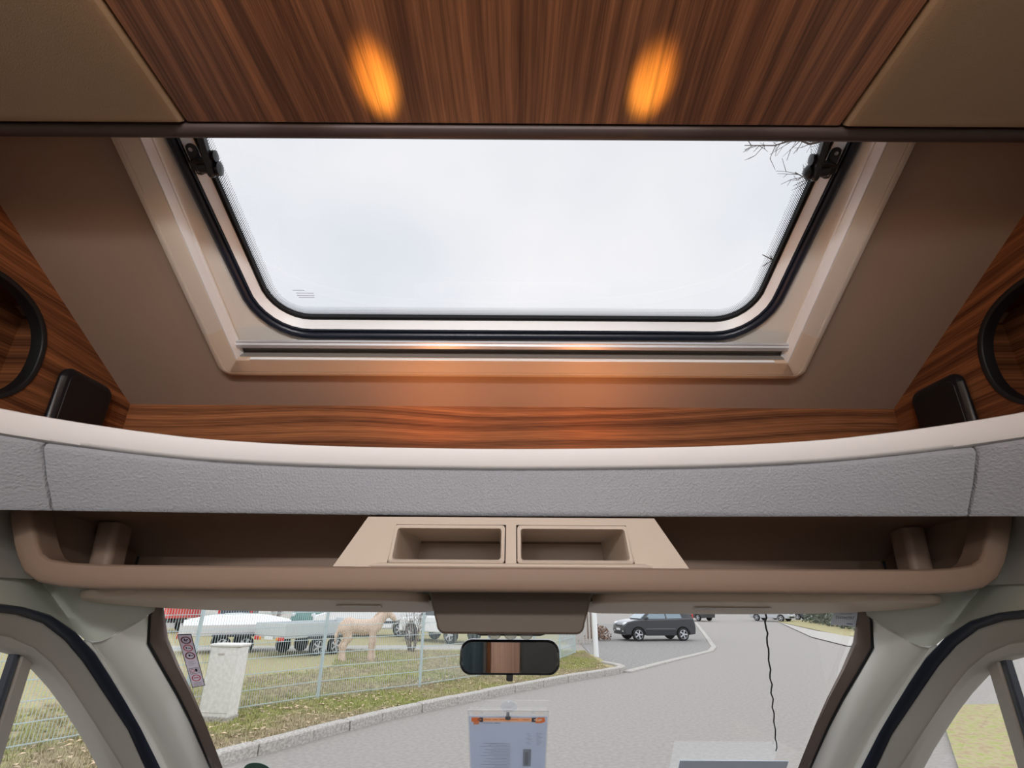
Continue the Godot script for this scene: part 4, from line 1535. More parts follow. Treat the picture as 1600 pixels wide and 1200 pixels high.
func grounds() -> void:
	var s := Soup.new()
	s.quad(G(-220, -120, -0.02), G(220, -120, -0.02), G(220, 260, -0.02), G(-220, 260, -0.02))
	solo("road", s, M.asphalt, "pale grey asphalt road in front of the camper", "road", "", "structure")
	# verge and lawn left of the kerb
	var pts := KERB.duplicate()
	pts.append_array([[3.5, 18.7], [3.3, 19.6], [3.2, 22.6], [2.6, 25.0], [-2.2, 24.6], [-9.0, 23.4], [-30.0, 21.6], [-30.0, -2.0]])
	solo("lawn", flat_poly(pts, 0.08), M.grass, "patchy winter lawn and verge behind the kerb", "lawn", "", "structure")
	solo("yard_path", flat_poly([[-30.0, 21.6], [-9.0, 23.4], [-2.2, 24.6], [2.6, 25.0], [2.8, 27.6], [-2.4, 27.1], [-9.0, 26.2], [-30.0, 24.6]], 0.06), M.kerb, "light concrete lane across the yard behind the horse", "path", "", "structure")
	solo("yard_lawn", flat_poly([[-40.0, 24.0], [-9.0, 26.2], [-2.4, 27.1], [2.8, 27.6], [3.0, 40.0], [-60.0, 40.0]], 0.04), M.grass, "yard ground under the parked vehicles", "lawn", "", "structure")
	solo("driveway", flat_poly([[3.3, 18.3], [8.8, 25.6], [13.0, 40.0], [18.2, 56.5], [5.5, 50.0], [3.6, 31.0], [3.2, 23.0]], 0.0), M.asphalt_old, "darker asphalt driveway under the black car", "driveway", "", "structure")
	# verge on the right of the road
	solo("right_verge", flat_poly([[4.6, 6.4], [9.1, 12.9], [14.0, 13.4], [40.0, 14.0], [40.0, -4.0], [6.0, -4.0]], 0.03), M.grass, "grass verge outside the right cab door", "lawn", "", "structure")
	solo("right_bank", flat_poly([[27.0, 58.0], [22.4, 42.0], [20.8, 36.0], [28.0, 36.0], [60.0, 38.0], [60.0, 62.0], [30.0, 64.0]], 0.03), M.grass, "grass bank along the far right of the road", "lawn", "", "structure")
	solo("right_pavement", flat_poly([[26.6, 57.0], [18.1, 34.9], [16.4, 28.4], [22.0, 28.4], [40.0, 30.0], [40.0, 35.6], [20.9, 35.6], [22.2, 42.0]], 0.03), M.kerb, "pale pavement between the road and the far right bank", "pavement", "", "structure")
	# kerb of single stones
	var k := thing("kerb", G(KERB[0][0], KERB[0][1]), "row of pale granite kerb stones between road and verge", "kerb", "", "structure")
	stones(k, KERB + [[3.5, 18.6], [3.45, 19.2], [3.1, 19.9]], 1.0, 0.22, 0.14, 0.03)
	var k2 := thing("flush_kerb", G(3.4, 18.3), "flush pale kerb line across the driveway entrance", "kerb", "", "structure")
	stones(k2, [[3.6, 18.3], [6.2, 22.0], [8.7, 25.5], [9.6, 27.6], [13.0, 39.0], [18.0, 56.0]], 1.6, 0.24, 0.03, 0.0)
	# grass tufts and dead leaves on the verge
	var rng := RandomNumberGenerator.new()
	rng.seed = 31
	var tuft := Soup.new()
	for b in 7:
		var a := TAU * b / 7.0 + 0.3 * b
		var d := Vector3(cos(a), 0, sin(a))
		var n := Vector3(-d.z, 0, d.x) * 0.006
		var hgt := 0.05 + 0.012 * (b % 4)
		tuft.tri(d * 0.012 - n, d * 0.012 + n, d * (0.035 + 0.006 * b) + Vector3(0, hgt, 0))
	var vm := mat(Color.WHITE, 1.0)
	vm.vertex_color_use_as_albedo = true
	vm.cull_mode = BaseMaterial3D.CULL_DISABLED
	var mm := MultiMesh.new()
	mm.transform_format = MultiMesh.TRANSFORM_3D
	mm.use_colors = true
	mm.mesh = tuft.mesh()
	mm.mesh.surface_set_material(0, vm)
	var spots := []
	var cols := []
	var patch := FastNoiseLite.new()
	patch.seed = 8
	patch.frequency = 0.35
	for i in 30000:
		var f := rng.randf_range(5.0, 24.0)
		var edge := kerb_x(f)
		var depth := pow(rng.randf(), 1.5) * (4.0 + f * 0.25)
		var x := edge - 0.15 - depth
		if f > 18.0 and x > 3.0: continue
		var g := clampf(patch.get_noise_2d(x, f) * 1.6 + 0.42 + rng.randf_range(-0.25, 0.25), 0.0, 1.0)
		var sc := rng.randf_range(0.6, 1.5)
		spots.append(Transform3D(Basis(Vector3.UP, rng.randf() * TAU).scaled(Vector3(sc, sc * rng.randf_range(0.5, 1.1), sc)), G(x, f, 0.075)))
		cols.append(Color(0.42, 0.35, 0.22).lerp(Color(0.34, 0.36, 0.11), g) * rng.randf_range(0.75, 1.2))
	mm.instance_count = spots.size()
	for i in spots.size():
		mm.set_instance_transform(i, spots[i])
		mm.set_instance_color(i, cols[i])
	var mi := MultiMeshInstance3D.new()
	mi.name = "grass_tufts"
	mi.multimesh = mm
	mi.material_override = vm
	add_child(mi)
	tag(mi, "short yellow-green grass tufts covering the verge by the kerb", "grass", "", "stuff")
	# leaves
	var leaf := Soup.new()
	leaf.quad(Vector3(-0.05, 0, 0), Vector3(0, 0.012, -0.03), Vector3(0.05, 0, 0), Vector3(0, 0.012, 0.03))
	var lm := MultiMesh.new()
	lm.transform_format = MultiMesh.TRANSFORM_3D
	lm.use_colors = true
	lm.mesh = leaf.mesh()
	lm.mesh.surface_set_material(0, vm)
	lm.instance_count = 900
	for i in 900:
		var f := rng.randf_range(7.0, 20.0)
		lm.set_instance_transform(i, Transform3D(Basis(Vector3.UP, rng.randf() * TAU).scaled(Vector3.ONE * rng.randf_range(0.6, 1.5)), G(kerb_x(f) - rng.randf_range(0.1, 3.2), f, 0.12)))
		lm.set_instance_color(i, Color(0.55, 0.42, 0.28) * rng.randf_range(0.6, 1.25))
	var li := MultiMeshInstance3D.new()
	li.name = "fallen_leaves"
	li.multimesh = lm
	li.material_override = vm
	add_child(li)
	tag(li, "pale dry leaves scattered over the verge", "leaves", "", "stuff")

func kerb_x(f: float) -> float:
	for i in KERB.size() - 1:
		if f <= KERB[i + 1][1]:
			return lerpf(KERB[i][0], KERB[i + 1][0], (f - KERB[i][1]) / (KERB[i + 1][1] - KERB[i][1]))
	return 3.2

func stones(parent: Node, line: Array, length: float, width: float, top: float, jitter: float) -> void:
	var rng := RandomNumberGenerator.new()
	rng.seed = 5
	var pts := []
	for e in line: pts.append(Vector2(e[0], e[1]))
	var shared := {}
	for i in pts.size() - 1:
		var d: Vector2 = pts[i + 1] - pts[i]
		var n := maxi(1, int(round(d.length() / length)))
		for k in n:
			var c: Vector2 = pts[i] + d * ((k + 0.5) / n)
			var ln := d.length() / n - 0.012
			var key := snappedf(ln, 0.002)
			if not shared.has(key):
				var s := Soup.new()
				s.box(Vector3(0, top * 0.5 - 0.06, 0), Vector3(width, top + 0.12, key), 0.018)
				shared[key] = s.mesh()
			var o := MeshInstance3D.new()
			o.name = "kerb_stone"
			o.mesh = shared[key]
			o.material_override = M.kerb
			parent.add_child(o, true)
			o.position = G(c.x, c.y, rng.randf_range(-0.006, 0.006)) - parent.position + Vector3(rng.randf_range(-jitter, jitter) * 0.3, 0, 0)
			o.rotation.y = atan2(d.x, -d.y) + rng.randf_range(-0.01, 0.01)

func fence_line() -> void:
	var posts := [[-8.6, 3.7], [-7.9, 6.1], [-6.95, 8.4], [-5.70, 10.62], [-4.06, 12.75], [-2.18, 14.45], [-0.60, 16.42], [0.75, 18.5], [1.75, 20.75], [2.52, 22.85]]
	var f := thing("wire_fence", G(-4.06, 12.75), "galvanised double-rod wire fence along the verge", "fence")
	var ps := Soup.new()
	ps.box(Vector3(0, 1.06, 0), Vector3(0.06, 2.12, 0.06), 0.006)
	var pm := ps.mesh()
	var shared := {}
	for i in posts.size():
		var o := MeshInstance3D.new()
		o.name = "fence_post"
		o.mesh = pm
		o.material_override = M.galv
		f.add_child(o, true)
		o.position = G(posts[i][0], posts[i][1]) - f.position
		if i == posts.size() - 1: break
		var a := Vector2(posts[i][0], posts[i][1])
		var b := Vector2(posts[i + 1][0], posts[i + 1][1])
		var ln := snappedf(a.distance_to(b), 0.05)
		if not shared.has(ln):
			var s := Soup.new()
			var n := int(ln / 0.05)
			for k in n:
				s.box(Vector3(0, 1.08, -ln * 0.5 + 0.025 + k * 0.05), Vector3(0.006, 1.96, 0.006))
			for k in 8:
				var y := 0.15 + k * 0.27
				s.box(Vector3(0.007, y, 0), Vector3(0.008, 0.012, ln))
				s.box(Vector3(-0.007, y, 0), Vector3(0.008, 0.012, ln))
			shared[ln] = s.mesh()
		var m := MeshInstance3D.new()
		m.name = "wire_panel"
		m.mesh = shared[ln]
		m.material_override = M.galv
		f.add_child(m, true)
		m.position = G((a.x + b.x) * 0.5, (a.y + b.y) * 0.5) - f.position
		m.rotation.y = atan2((b - a).x, -(b - a).y)
	# utility cabinet in front of the fence
	var c := thing("utility_cabinet", G(-5.12, 10.72, 0.08), "tall off-white utility cabinet standing before the wire fence", "cabinet", "", "", deg_to_rad(-8))
	var s := Soup.new()
	s.box(Vector3(0, 0.60, 0), Vector3(0.56, 1.12, 0.30), 0.012)
	part(c, "body", s, M.cabinet, 38.0, true)
	s = Soup.new()
	s.box(Vector3(0, 1.18, 0), Vector3(0.61, 0.05, 0.35), 0.015)
	part(c, "lid", s, M.cabinet, 38.0, true)
	s = Soup.new()
	s.box(Vector3(0, 0.02, 0), Vector3(0.60, 0.12, 0.33), 0.01)
	part(c, "plinth", s, M.kerb, 38.0, true)
	s = Soup.new()
	s.box(Vector3(0.02, 0.62, 0.152), Vector3(0.48, 0.98, 0.012), 0.005)
	var dd := part(c, "door", s, M.cabinet, 38.0, true)
	s = Soup.new()
	s.box(Vector3(-0.05, 1.04, 0.161), Vector3(0.12, 0.03, 0.012), 0.003)
	part(dd, "maker_plate", s, M.slat, 38.0, true)
	# horse figure on the lawn
	var hp := []
	var caps := [
		[[-0.42, 1.10, 0], [0.10, 1.06, 0], 0.25, 0.235], [[0.10, 1.06, 0], [0.46, 1.10, 0], 0.235, 0.235],
		[[-0.46, 1.13, 0], [-0.50, 1.02, 0], 0.235, 0.21],
		[[0.46, 1.18, 0], [0.78, 1.52, 0], 0.185, 0.115], [[0.55, 1.14, 0], [0.84, 1.50, 0], 0.13, 0.10],
		[[0.82, 1.58, 0], [1.04, 1.38, 0], 0.105, 0.075], [[1.04, 1.38, 0], [1.11, 1.30, 0], 0.075, 0.065],
		[[0.78, 1.64, 0.05], [0.77, 1.74, 0.06], 0.032, 0.012], [[0.78, 1.64, -0.05], [0.77, 1.74, -0.06], 0.032, 0.012],
		[[-0.70, 1.14, 0], [-0.80, 0.80, 0], 0.055, 0.045], [[-0.80, 0.80, 0], [-0.80, 0.50, 0], 0.05, 0.02],
	]
	for z in [-0.13, 0.13]:
		var dx := 0.05 if z > 0 else -0.04
		caps.append([[-0.50, 1.00, z], [-0.42 + dx, 0.72, z], 0.17, 0.10])
		caps.append([[-0.42 + dx, 0.72, z], [-0.56 + dx, 0.48, z], 0.100, 0.078])
		caps.append([[-0.56 + dx, 0.48, z], [-0.54 + dx, 0.12, z], 0.076, 0.066])
		caps.append([[-0.54 + dx, 0.12, z], [-0.52 + dx, 0.05, z], 0.068, 0.080])
		caps.append([[0.42, 0.98, z], [0.42 - dx, 0.62, z], 0.125, 0.070])
		caps.append([[0.42 - dx, 0.62, z], [0.43 - dx, 0.14, z], 0.078, 0.064])
		caps.append([[0.43 - dx, 0.14, z], [0.45 - dx, 0.05, z], 0.068, 0.078])
	for e in caps: hp.append([Vector3(e[0][0], e[0][1], e[0][2]), Vector3(e[1][0], e[1][1], e[1][2]), e[2], e[3]])
	var h := thing("horse", G(-5.16, 20.0, 0.06), "cream and tan horse figure standing on the lawn behind the fence", "horse", "", "", deg_to_rad(14))
	part(h, "body", blob(hp, 0.09, 0.034), M.horse, 80.0, true)
	s = Soup.new()
	var mrows := []
	for k in 9:
		var t := k / 8.0
		var c0 := Vector3(0.40, 1.36, 0).lerp(Vector3(0.72, 1.70, 0), t)
		var wv := 0.015 * sin(k * 2.1)
		mrows.append([c0 + Vector3(0.05, -0.06, 0.03), c0 + Vector3(-0.03 + wv, 0.03 + wv, 0.022), c0 + Vector3(-0.03 + wv, 0.03 + wv, -0.022), c0 + Vector3(0.05, -0.06, -0.03)])
	s.loft(mrows)
	part(h, "mane", s, M.horse, 60.0, true)
	for z in [-0.085, 0.085]:
		s = Soup.new()
		s.lathe([Vector2(0.004, -0.012), Vector2(0.012, -0.006), Vector2(0.012, 0.006), Vector2(0.004, 0.012)], Transform3D(Basis(), Vector3(0.88, 1.55, z)), 10)
		part(h, "eye", s, M.black, 60.0, true)
	# bare shrubs on the lawn
	shrub(G(-3.95, 23.35, 0.04), 2.1, 22, 3, "bare many-stemmed shrub on the lawn between horse and white off-roader")

func shrub(at: Vector3, hgt: float, n: int, seed_: int, label: String) -> void:
	var rng := RandomNumberGenerator.new()
	rng.seed = seed_
	var s := Soup.new()
	for i in n:
		var a := rng.randf() * TAU
		var lean := rng.randf_range(0.05, 0.42)
		var len := hgt * rng.randf_range(0.6, 1.1)
		var p0 := at + Vector3(cos(a), 0, sin(a)) * 0.10
		var d := Vector3(cos(a) * lean, 1, sin(a) * lean).normalized()
		var path := [p0]
		for k in 4: path.append(p0 + d * len * (k + 1) / 4.0 + Vector3(rng.randfn(), 0, rng.randfn()) * 0.04)
		s.tube(path, 0.014, 0.004, 5)
		for b in 4:
			var q: Vector3 = path[1 + b % 3].lerp(path[2 + b % 3], rng.randf())
			var e := q + (d + Vector3(rng.randfn(), 0.3, rng.randfn()) * 0.5).normalized() * len * 0.25
			s.tube([q, q.lerp(e, 0.5) + Vector3(0, 0.02, 0), e], 0.006, 0.003, 4)
	solo("bare_shrub", s, M.bark, label, "shrub", "bare shrubs in the yard")

# ---------------------------------------------------------------- vehicles
# local axes: the nose points to -x, y up, z across
func wheels(o: Node3D, xs: Array, zs: float, r: float, wdt := 0.2) -> void:
	var t := Soup.new()
	t.lathe([Vector2(r * 0.74, -wdt * 0.5), Vector2(r * 0.94, -wdt * 0.5), Vector2(r, -wdt * 0.3), Vector2(r, wdt * 0.3), Vector2(r * 0.94, wdt * 0.5), Vector2(r * 0.74, wdt * 0.5)], Transform3D(Basis(Vector3(1, 0, 0), PI / 2), Vector3.ZERO), 24)
	var tm := t.mesh()
	var hb := Soup.new()
	hb.lathe([Vector2(r * 0.74, -0.02), Vector2(r * 0.74, wdt * 0.46), Vector2(r * 0.66, wdt * 0.53), Vector2(r * 0.58, wdt * 0.40), Vector2(r * 0.2, wdt * 0.36)], Transform3D(Basis(Vector3(1, 0, 0), PI / 2), Vector3.ZERO), 20)
	for k in 5:
		var a := TAU * k / 5.0
		hb.box(Vector3(cos(a), sin(a), 0) * r * 0.36 + Vector3(0, 0, wdt * 0.42), Vector3(r * 0.60, r * 0.24, wdt * 0.2), 0.01, Basis(Vector3(0, 0, 1), a))
	hb.lathe([Vector2(r * 0.16, wdt * 0.3), Vector2(r * 0.16, wdt * 0.52), Vector2(r * 0.08, wdt * 0.55)], Transform3D(Basis(Vector3(1, 0, 0), PI / 2), Vector3.ZERO), 12)
	var hm := hb.mesh()
	for x in xs:
		for sd in [-1.0, 1.0]:
			var w := MeshInstance3D.new()
			w.name = "wheel"
			w.mesh = tm
			w.material_override = M.tyre
			o.add_child(w, true)
			w.position = Vector3(x, r, sd * zs)
			if sd < 0: w.rotation.y = PI
			var h := MeshInstance3D.new()
			h.name = "rim"
			h.mesh = hm
			h.material_override = M.wheel
			w.add_child(h, true)

func arch(cx: float, r: float, y0: float) -> Array:
	# points of a wheel arch from front to back along the sill
	var a := []
	for k in 9:
		var t := PI * (1.0 - k / 8.0)
		a.append(Vector2(cx + cos(t) * r, y0 + maxf(sin(t), 0.0) * r))
	return a

func side_glass(o: Node, quad2: Array, z0: float, z1: float, y0: float, y1: float, m: Material) -> void:
	# a pane on the leaning side of a cabin, both sides
	for sd in [-1.0, 1.0]:
		var s := Soup.new()
		var c := []
		for v in quad2:
			var z := lerpf(z0, z1, (v.y - y0) / (y1 - y0)) + 0.012
			c.append(Vector3(v.x, v.y, sd * z))
		var i := []
		for v in c: i.append(v - Vector3(0, 0, sd * 0.02))
		s.loft([i, c])
		part(o, "side_window", s, m, 20.0, true)

func cabin(o: Node, prof: Array, z0: float, z1: float, y0: float, y1: float, m: Material) -> void:
	var s := Soup.new()
	var ring_a := []
	var ring_b := []
	for v in prof:
		var z := lerpf(z0, z1, clampf((v.y - y0) / (y1 - y0), 0, 1))
		ring_a.append(Vector3(v.x, v.y, -z))
		ring_b.append(Vector3(v.x, v.y, z))
	s.loft([ring_a, ring_b])
	part(o, "cabin", s, m, 25.0, true)

func front_pane(o: Node, called: String, a: Vector2, b: Vector2, za: float, zb: float, push: Vector2, m: Material) -> void:
	var s := Soup.new()
	var c := [Vector3(a.x, a.y, -za), Vector3(a.x, a.y, za), Vector3(b.x, b.y, zb), Vector3(b.x, b.y, -zb)]
	var d := []
	for v in c: d.append(v + Vector3(push.x, push.y, 0))
	s.loft([c, d])
	part(o, called, s, m, 20.0, true)

func lump(o: Node, called: String, c: Vector3, sz: Vector3, m: Material, b := 0.02, basis := Basis()) -> void:
	var s := Soup.new()
	s.box(c, sz, b, basis)
	part(o, called, s, m, 30.0, true)

# small five-door car; p holds length, height, paint
func hatchback(at: Vector3, turn: float, paint: Color, lower: Color, label: String, tall := 1.60, big := true) -> void:
	var o := thing("parked_car", at, label, "car", "", "", turn)
	var pm := mat(paint, 0.22)
	pm.clearcoat_enabled = true
	pm.clearcoat = 0.6
	var lm := mat(lower, 0.4)
	var poly := PackedVector2Array()
	var r := 0.37
	for v in [Vector2(-2.02, 0.30), Vector2(-2.06, 0.52), Vector2(-2.04, 0.72), Vector2(-1.96, 0.86), Vector2(-1.80, 0.945), Vector2(-1.45, 1.01), Vector2(-1.08, 1.05), Vector2(-0.4, 1.06), Vector2(0.6, 1.08), Vector2(1.55, 1.12), Vector2(1.96, 1.12), Vector2(2.02, 0.95), Vector2(2.05, 0.62), Vector2(2.0, 0.34)]: poly.append(v)
	var ar := arch(1.27, r, 0.30)
	ar.reverse()
	for v in ar: poly.append(v)
	ar = arch(-1.28, r, 0.30)
	ar.reverse()
	for v in ar: poly.append(v)
	var s := Soup.new()
	s.prism(poly, Transform3D(Basis(), Vector3(0, 0, -0.88)), 1.76, 0.05)
	part(o, "body", s, pm, 35.0, true)
	cabin(o, [Vector2(-1.12, 1.03), Vector2(-0.42, tall - 0.05), Vector2(-0.22, tall), Vector2(1.55, tall), Vector2(1.80, tall - 0.06), Vector2(1.97, 1.10)], 0.83, 0.66, 1.03, tall, pm)
	side_glass(o, [Vector2(-0.86, 1.09), Vector2(-0.38, tall - 0.13), Vector2(0.32, tall - 0.12), Vector2(0.34, 1.10)], 0.83, 0.66, 1.03, tall, M.car_glass)
	side_glass(o, [Vector2(0.42, 1.10), Vector2(0.40, tall - 0.12), Vector2(1.20, tall - 0.13), Vector2(1.30, 1.12)], 0.83, 0.66, 1.03, tall, M.car_glass)
	side_glass(o, [Vector2(1.38, 1.16), Vector2(1.28, tall - 0.14), Vector2(1.60, tall - 0.15), Vector2(1.68, 1.18)], 0.83, 0.66, 1.03, tall, M.dark_glass)
	front_pane(o, "windscreen", Vector2(-1.06, 1.08), Vector2(-0.46, tall - 0.08), 0.76, 0.62, Vector2(-0.03, 0.02), M.car_glass)
	front_pane(o, "rear_window", Vector2(1.95, 1.18), Vector2(1.80, tall - 0.1), 0.72, 0.62, Vector2(0.03, 0.01), M.dark_glass)
	wheels(o, [-1.28, 1.27], 0.80, 0.325)
	for sd in [-1.0, 1.0]:
		lump(o, "headlamp", Vector3(-1.86, 0.83, sd * 0.66), Vector3(0.34, 0.17, 0.34), M.lamp_clear, 0.06, Basis(Vector3(0, 1, 0), sd * 0.5))
		lump(o, "tail_lamp", Vector3(1.97, 1.12, sd * 0.70), Vector3(0.10, 0.44, 0.14), M.lamp_red, 0.03)
		lump(o, "door_mirror", Vector3(-0.78, 1.12, sd * 0.96), Vector3(0.12, 0.15, 0.20), pm, 0.04)
		if big:
			lump(o, "sill", Vector3(0, 0.40, sd * 0.87), Vector3(1.74, 0.26, 0.05), lm, 0.02)
			lump(o, "side_moulding", Vector3(0, 0.585, sd * 0.875), Vector3(1.72, 0.07, 0.05), mat(paint.lightened(0.22), 0.3), 0.02)
			lump(o, "fog_lamp", Vector3(-2.03, 0.48, sd * 0.6), Vector3(0.06, 0.11, 0.13), M.lamp_clear, 0.02)
	lump(o, "grille", Vector3(-2.03, 0.74, 0), Vector3(0.06, 0.07, 0.9), M.trim_dark, 0.02)
	lump(o, "bumper_intake", Vector3(-2.045, 0.42, 0), Vector3(0.05, 0.14, 1.1), M.trim_dark, 0.02)
	lump(o, "number_plate", Vector3(-2.072, 0.56, 0), Vector3(0.02, 0.11, 0.52), M.plate, 0.004)
	lump(o, "number_plate", Vector3(2.06, 0.74, 0), Vector3(0.02, 0.11, 0.52), M.plate, 0.004)

func offroader(at: Vector3, turn: float, paint: Color, label: String) -> void:
	var o := thing("off_roader", at, label, "car", "", "", turn)
	var pm := mat(paint, 0.3)
	var poly := PackedVector2Array()
	for v in [Vector2(-2.28, 0.45), Vector2(-2.32, 0.70), Vector2(-2.26, 0.98), Vector2(-2.10, 1.08), Vector2(-1.0, 1.16), Vector2(0.8, 1.18), Vector2(2.2, 1.18), Vector2(2.28, 1.0), Vector2(2.28, 0.5)]: poly.append(v)
	var ar := arch(1.4, 0.45, 0.45)
	ar.reverse()
	for v in ar: poly.append(v)
	ar = arch(-1.4, 0.45, 0.45)
	ar.reverse()
	for v in ar: poly.append(v)
	var s := Soup.new()
	s.prism(poly, Transform3D(Basis(), Vector3(0, 0, -0.92)), 1.84, 0.05)
	part(o, "body", s, pm, 35.0, true)
	cabin(o, [Vector2(-1.02, 1.14), Vector2(-0.42, 1.74), Vector2(-0.2, 1.80), Vector2(1.9, 1.80), Vector2(2.08, 1.74), Vector2(2.22, 1.16)], 0.86, 0.70, 1.14, 1.80, pm)
	side_glass(o, [Vector2(-0.78, 1.22), Vector2(-0.36, 1.66), Vector2(0.34, 1.68), Vector2(0.36, 1.22)], 0.86, 0.70, 1.14, 1.80, M.dark_glass)
	side_glass(o, [Vector2(0.44, 1.22), Vector2(0.42, 1.68), Vector2(1.20, 1.68), Vector2(1.24, 1.22)], 0.86, 0.70, 1.14, 1.80, M.dark_glass)
	side_glass(o, [Vector2(1.32, 1.22), Vector2(1.28, 1.68), Vector2(1.84, 1.66), Vector2(1.96, 1.22)], 0.86, 0.70, 1.14, 1.80, M.dark_glass)
	front_pane(o, "windscreen", Vector2(-0.97, 1.20), Vector2(-0.45, 1.70), 0.78, 0.66, Vector2(-0.03, 0.02), M.dark_glass)
	wheels(o, [-1.4, 1.4], 0.84, 0.39, 0.24)
	for sd in [-1.0, 1.0]:
		lump(o, "headlamp", Vector3(-2.24, 0.90, sd * 0.70), Vector3(0.14, 0.18, 0.30), M.lamp_clear, 0.04)
		lump(o, "door_mirror", Vector3(-0.74, 1.24, sd * 1.0), Vector3(0.12, 0.17, 0.20), pm, 0.04)
	lump(o, "grille", Vector3(-2.29, 0.88, 0), Vector3(0.06, 0.16, 0.94), M.trim_dark, 0.02)
	lump(o, "bumper", Vector3(-2.31, 0.58, 0), Vector3(0.12, 0.22, 1.7), M.trim_dark, 0.04)

# tall panel van
func panel_van(at: Vector3, turn: float, paint: Color, label: String, length := 5.6, hgt := 2.5) -> void:
	var o := thing("panel_van", at, label, "van", "", "", turn)
	var pm := mat(paint, 0.35)
	var h := length * 0.5
	var poly := PackedVector2Array()
	for v in [Vector2(-h, 0.4), Vector2(-h - 0.02, 0.8), Vector2(-h + 0.12, 1.12), Vector2(-h + 0.85, 1.32), Vector2(-h + 1.45, hgt - 0.3), Vector2(-h + 1.9, hgt), Vector2(h - 0.15, hgt), Vector2(h, hgt - 0.12), Vector2(h, 0.4)]: poly.append(v)
	for cx in [h - 1.05, -h + 0.95]:
		var ar := arch(cx, 0.42, 0.4)
		ar.reverse()
		for v in ar: poly.append(v)
	var s := Soup.new()
	s.prism(poly, Transform3D(Basis(), Vector3(0, 0, -0.98)), 1.96, 0.07)
	part(o, "body", s, pm, 35.0, true)
	front_pane(o, "windscreen", Vector2(-h + 0.90, 1.38), Vector2(-h + 1.44, hgt - 0.36), 0.84, 0.80, Vector2(-0.04, 0.02), M.dark_glass)
	side_glass(o, [Vector2(-h + 1.12, 1.36), Vector2(-h + 1.56, 1.98), Vector2(-h + 2.1, 1.98), Vector2(-h + 2.1, 1.36)], 0.98, 0.98, 0.0, 1.0, M.dark_glass)
	wheels(o, [h - 1.05, -h + 0.95], 0.90, 0.36, 0.24)
	for sd in [-1.0, 1.0]:
		lump(o, "headlamp", Vector3(-h + 0.06, 0.98, sd * 0.78), Vector3(0.16, 0.22, 0.30), M.lamp_clear, 0.05)
		lump(o, "tail_lamp", Vector3(h, 1.15, sd * 0.90), Vector3(0.05, 0.44, 0.14), M.lamp_red, 0.02)
		lump(o, "rubbing_strip", Vector3(0.2, 0.75, sd * 0.985), Vector3(length * 0.5, 0.12, 0.03), M.trim_dark, 0.01)
	lump(o, "bumper", Vector3(-h - 0.02, 0.52, 0), Vector3(0.14, 0.26, 1.9), M.trim_dark, 0.05)
	lump(o, "number_plate", Vector3(h + 0.01, 0.72, 0), Vector3(0.02, 0.11, 0.52), M.plate, 0.004)

func trailer(at: Vector3, turn: float, paint: Color, label: String, length: float, tall: float, cover := false) -> void:
	# flat trailer with drop sides, drawbar to -x
	var o := thing("car_trailer", at, label, "trailer", "trailers in the yard", "", turn)
	var pm := mat(paint, 0.4, 0.3)
	lump(o, "bed", Vector3(0, 0.66, 0), Vector3(length, 0.10, 1.9), pm)
	for sd in [-1.0, 1.0]:
		lump(o, "side_board", Vector3(0, 0.70 + tall * 0.5, sd * 0.94), Vector3(length, tall, 0.04), pm, 0.008)
		lump(o, "mudguard", Vector3(0.1, 0.62, sd * 1.06), Vector3(1.6, 0.08, 0.24), M.trim_dark, 0.02)
		lump(o, "tail_lamp", Vector3(length * 0.5 + 0.03, 0.60, sd * 0.78), Vector3(0.06, 0.13, 0.30), M.lamp_red, 0.02)
		lump(o, "side_lamp", Vector3(length * 0.5 + 0.03, 0.60, sd * 0.54), Vector3(0.06, 0.11, 0.12), M.lamp_amber, 0.02)
	lump(o, "tail_board", Vector3(length * 0.5, 0.70 + tall * 0.5, 0), Vector3(0.04, tall, 1.9), pm, 0.008)
	lump(o, "head_board", Vector3(-length * 0.5, 0.70 + tall * 0.6, 0), Vector3(0.04, tall * 1.2, 1.9), pm, 0.008)
	lump(o, "number_plate", Vector3(length * 0.5 + 0.03, 0.62, 0), Vector3(0.02, 0.11, 0.5), M.plate, 0.004)
	var s := Soup.new()
	s.tube([Vector3(-length * 0.5, 0.58, 0.5), Vector3(-length * 0.5 - 1.2, 0.5, 0)], 0.04)
	s.tube([Vector3(-length * 0.5, 0.58, -0.5), Vector3(-length * 0.5 - 1.2, 0.5, 0)], 0.04)
	s.tube([Vector3(-length * 0.5 - 1.15, 0.5, 0), Vector3(-length * 0.5 - 1.15, 0.0, 0)], 0.03)
	part(o, "drawbar", s, M.trim_dark, 50.0, true)
	wheels(o, [-0.3, 0.5], 1.04, 0.30, 0.18)
	if cover:
		s = Soup.new()
		var rows := []
		for k in 9:
			var x := lerpf(-length * 0.48, length * 0.48, k / 8.0)
			var hh := 0.36 * sin(PI * clampf(k / 8.0 * 0.8 + 0.1, 0, 1))
			rows.append([Vector3(x, 0.70 + tall, -0.9), Vector3(x, 0.72 + tall + hh * 0.8, -0.6), Vector3(x, 0.74 + tall + hh, 0), Vector3(x, 0.72 + tall + hh * 0.8, 0.6), Vector3(x, 0.70 + tall, 0.9)])
		s.loft(rows)
		part(o, "tarpaulin", s, M.white, 50.0, true)

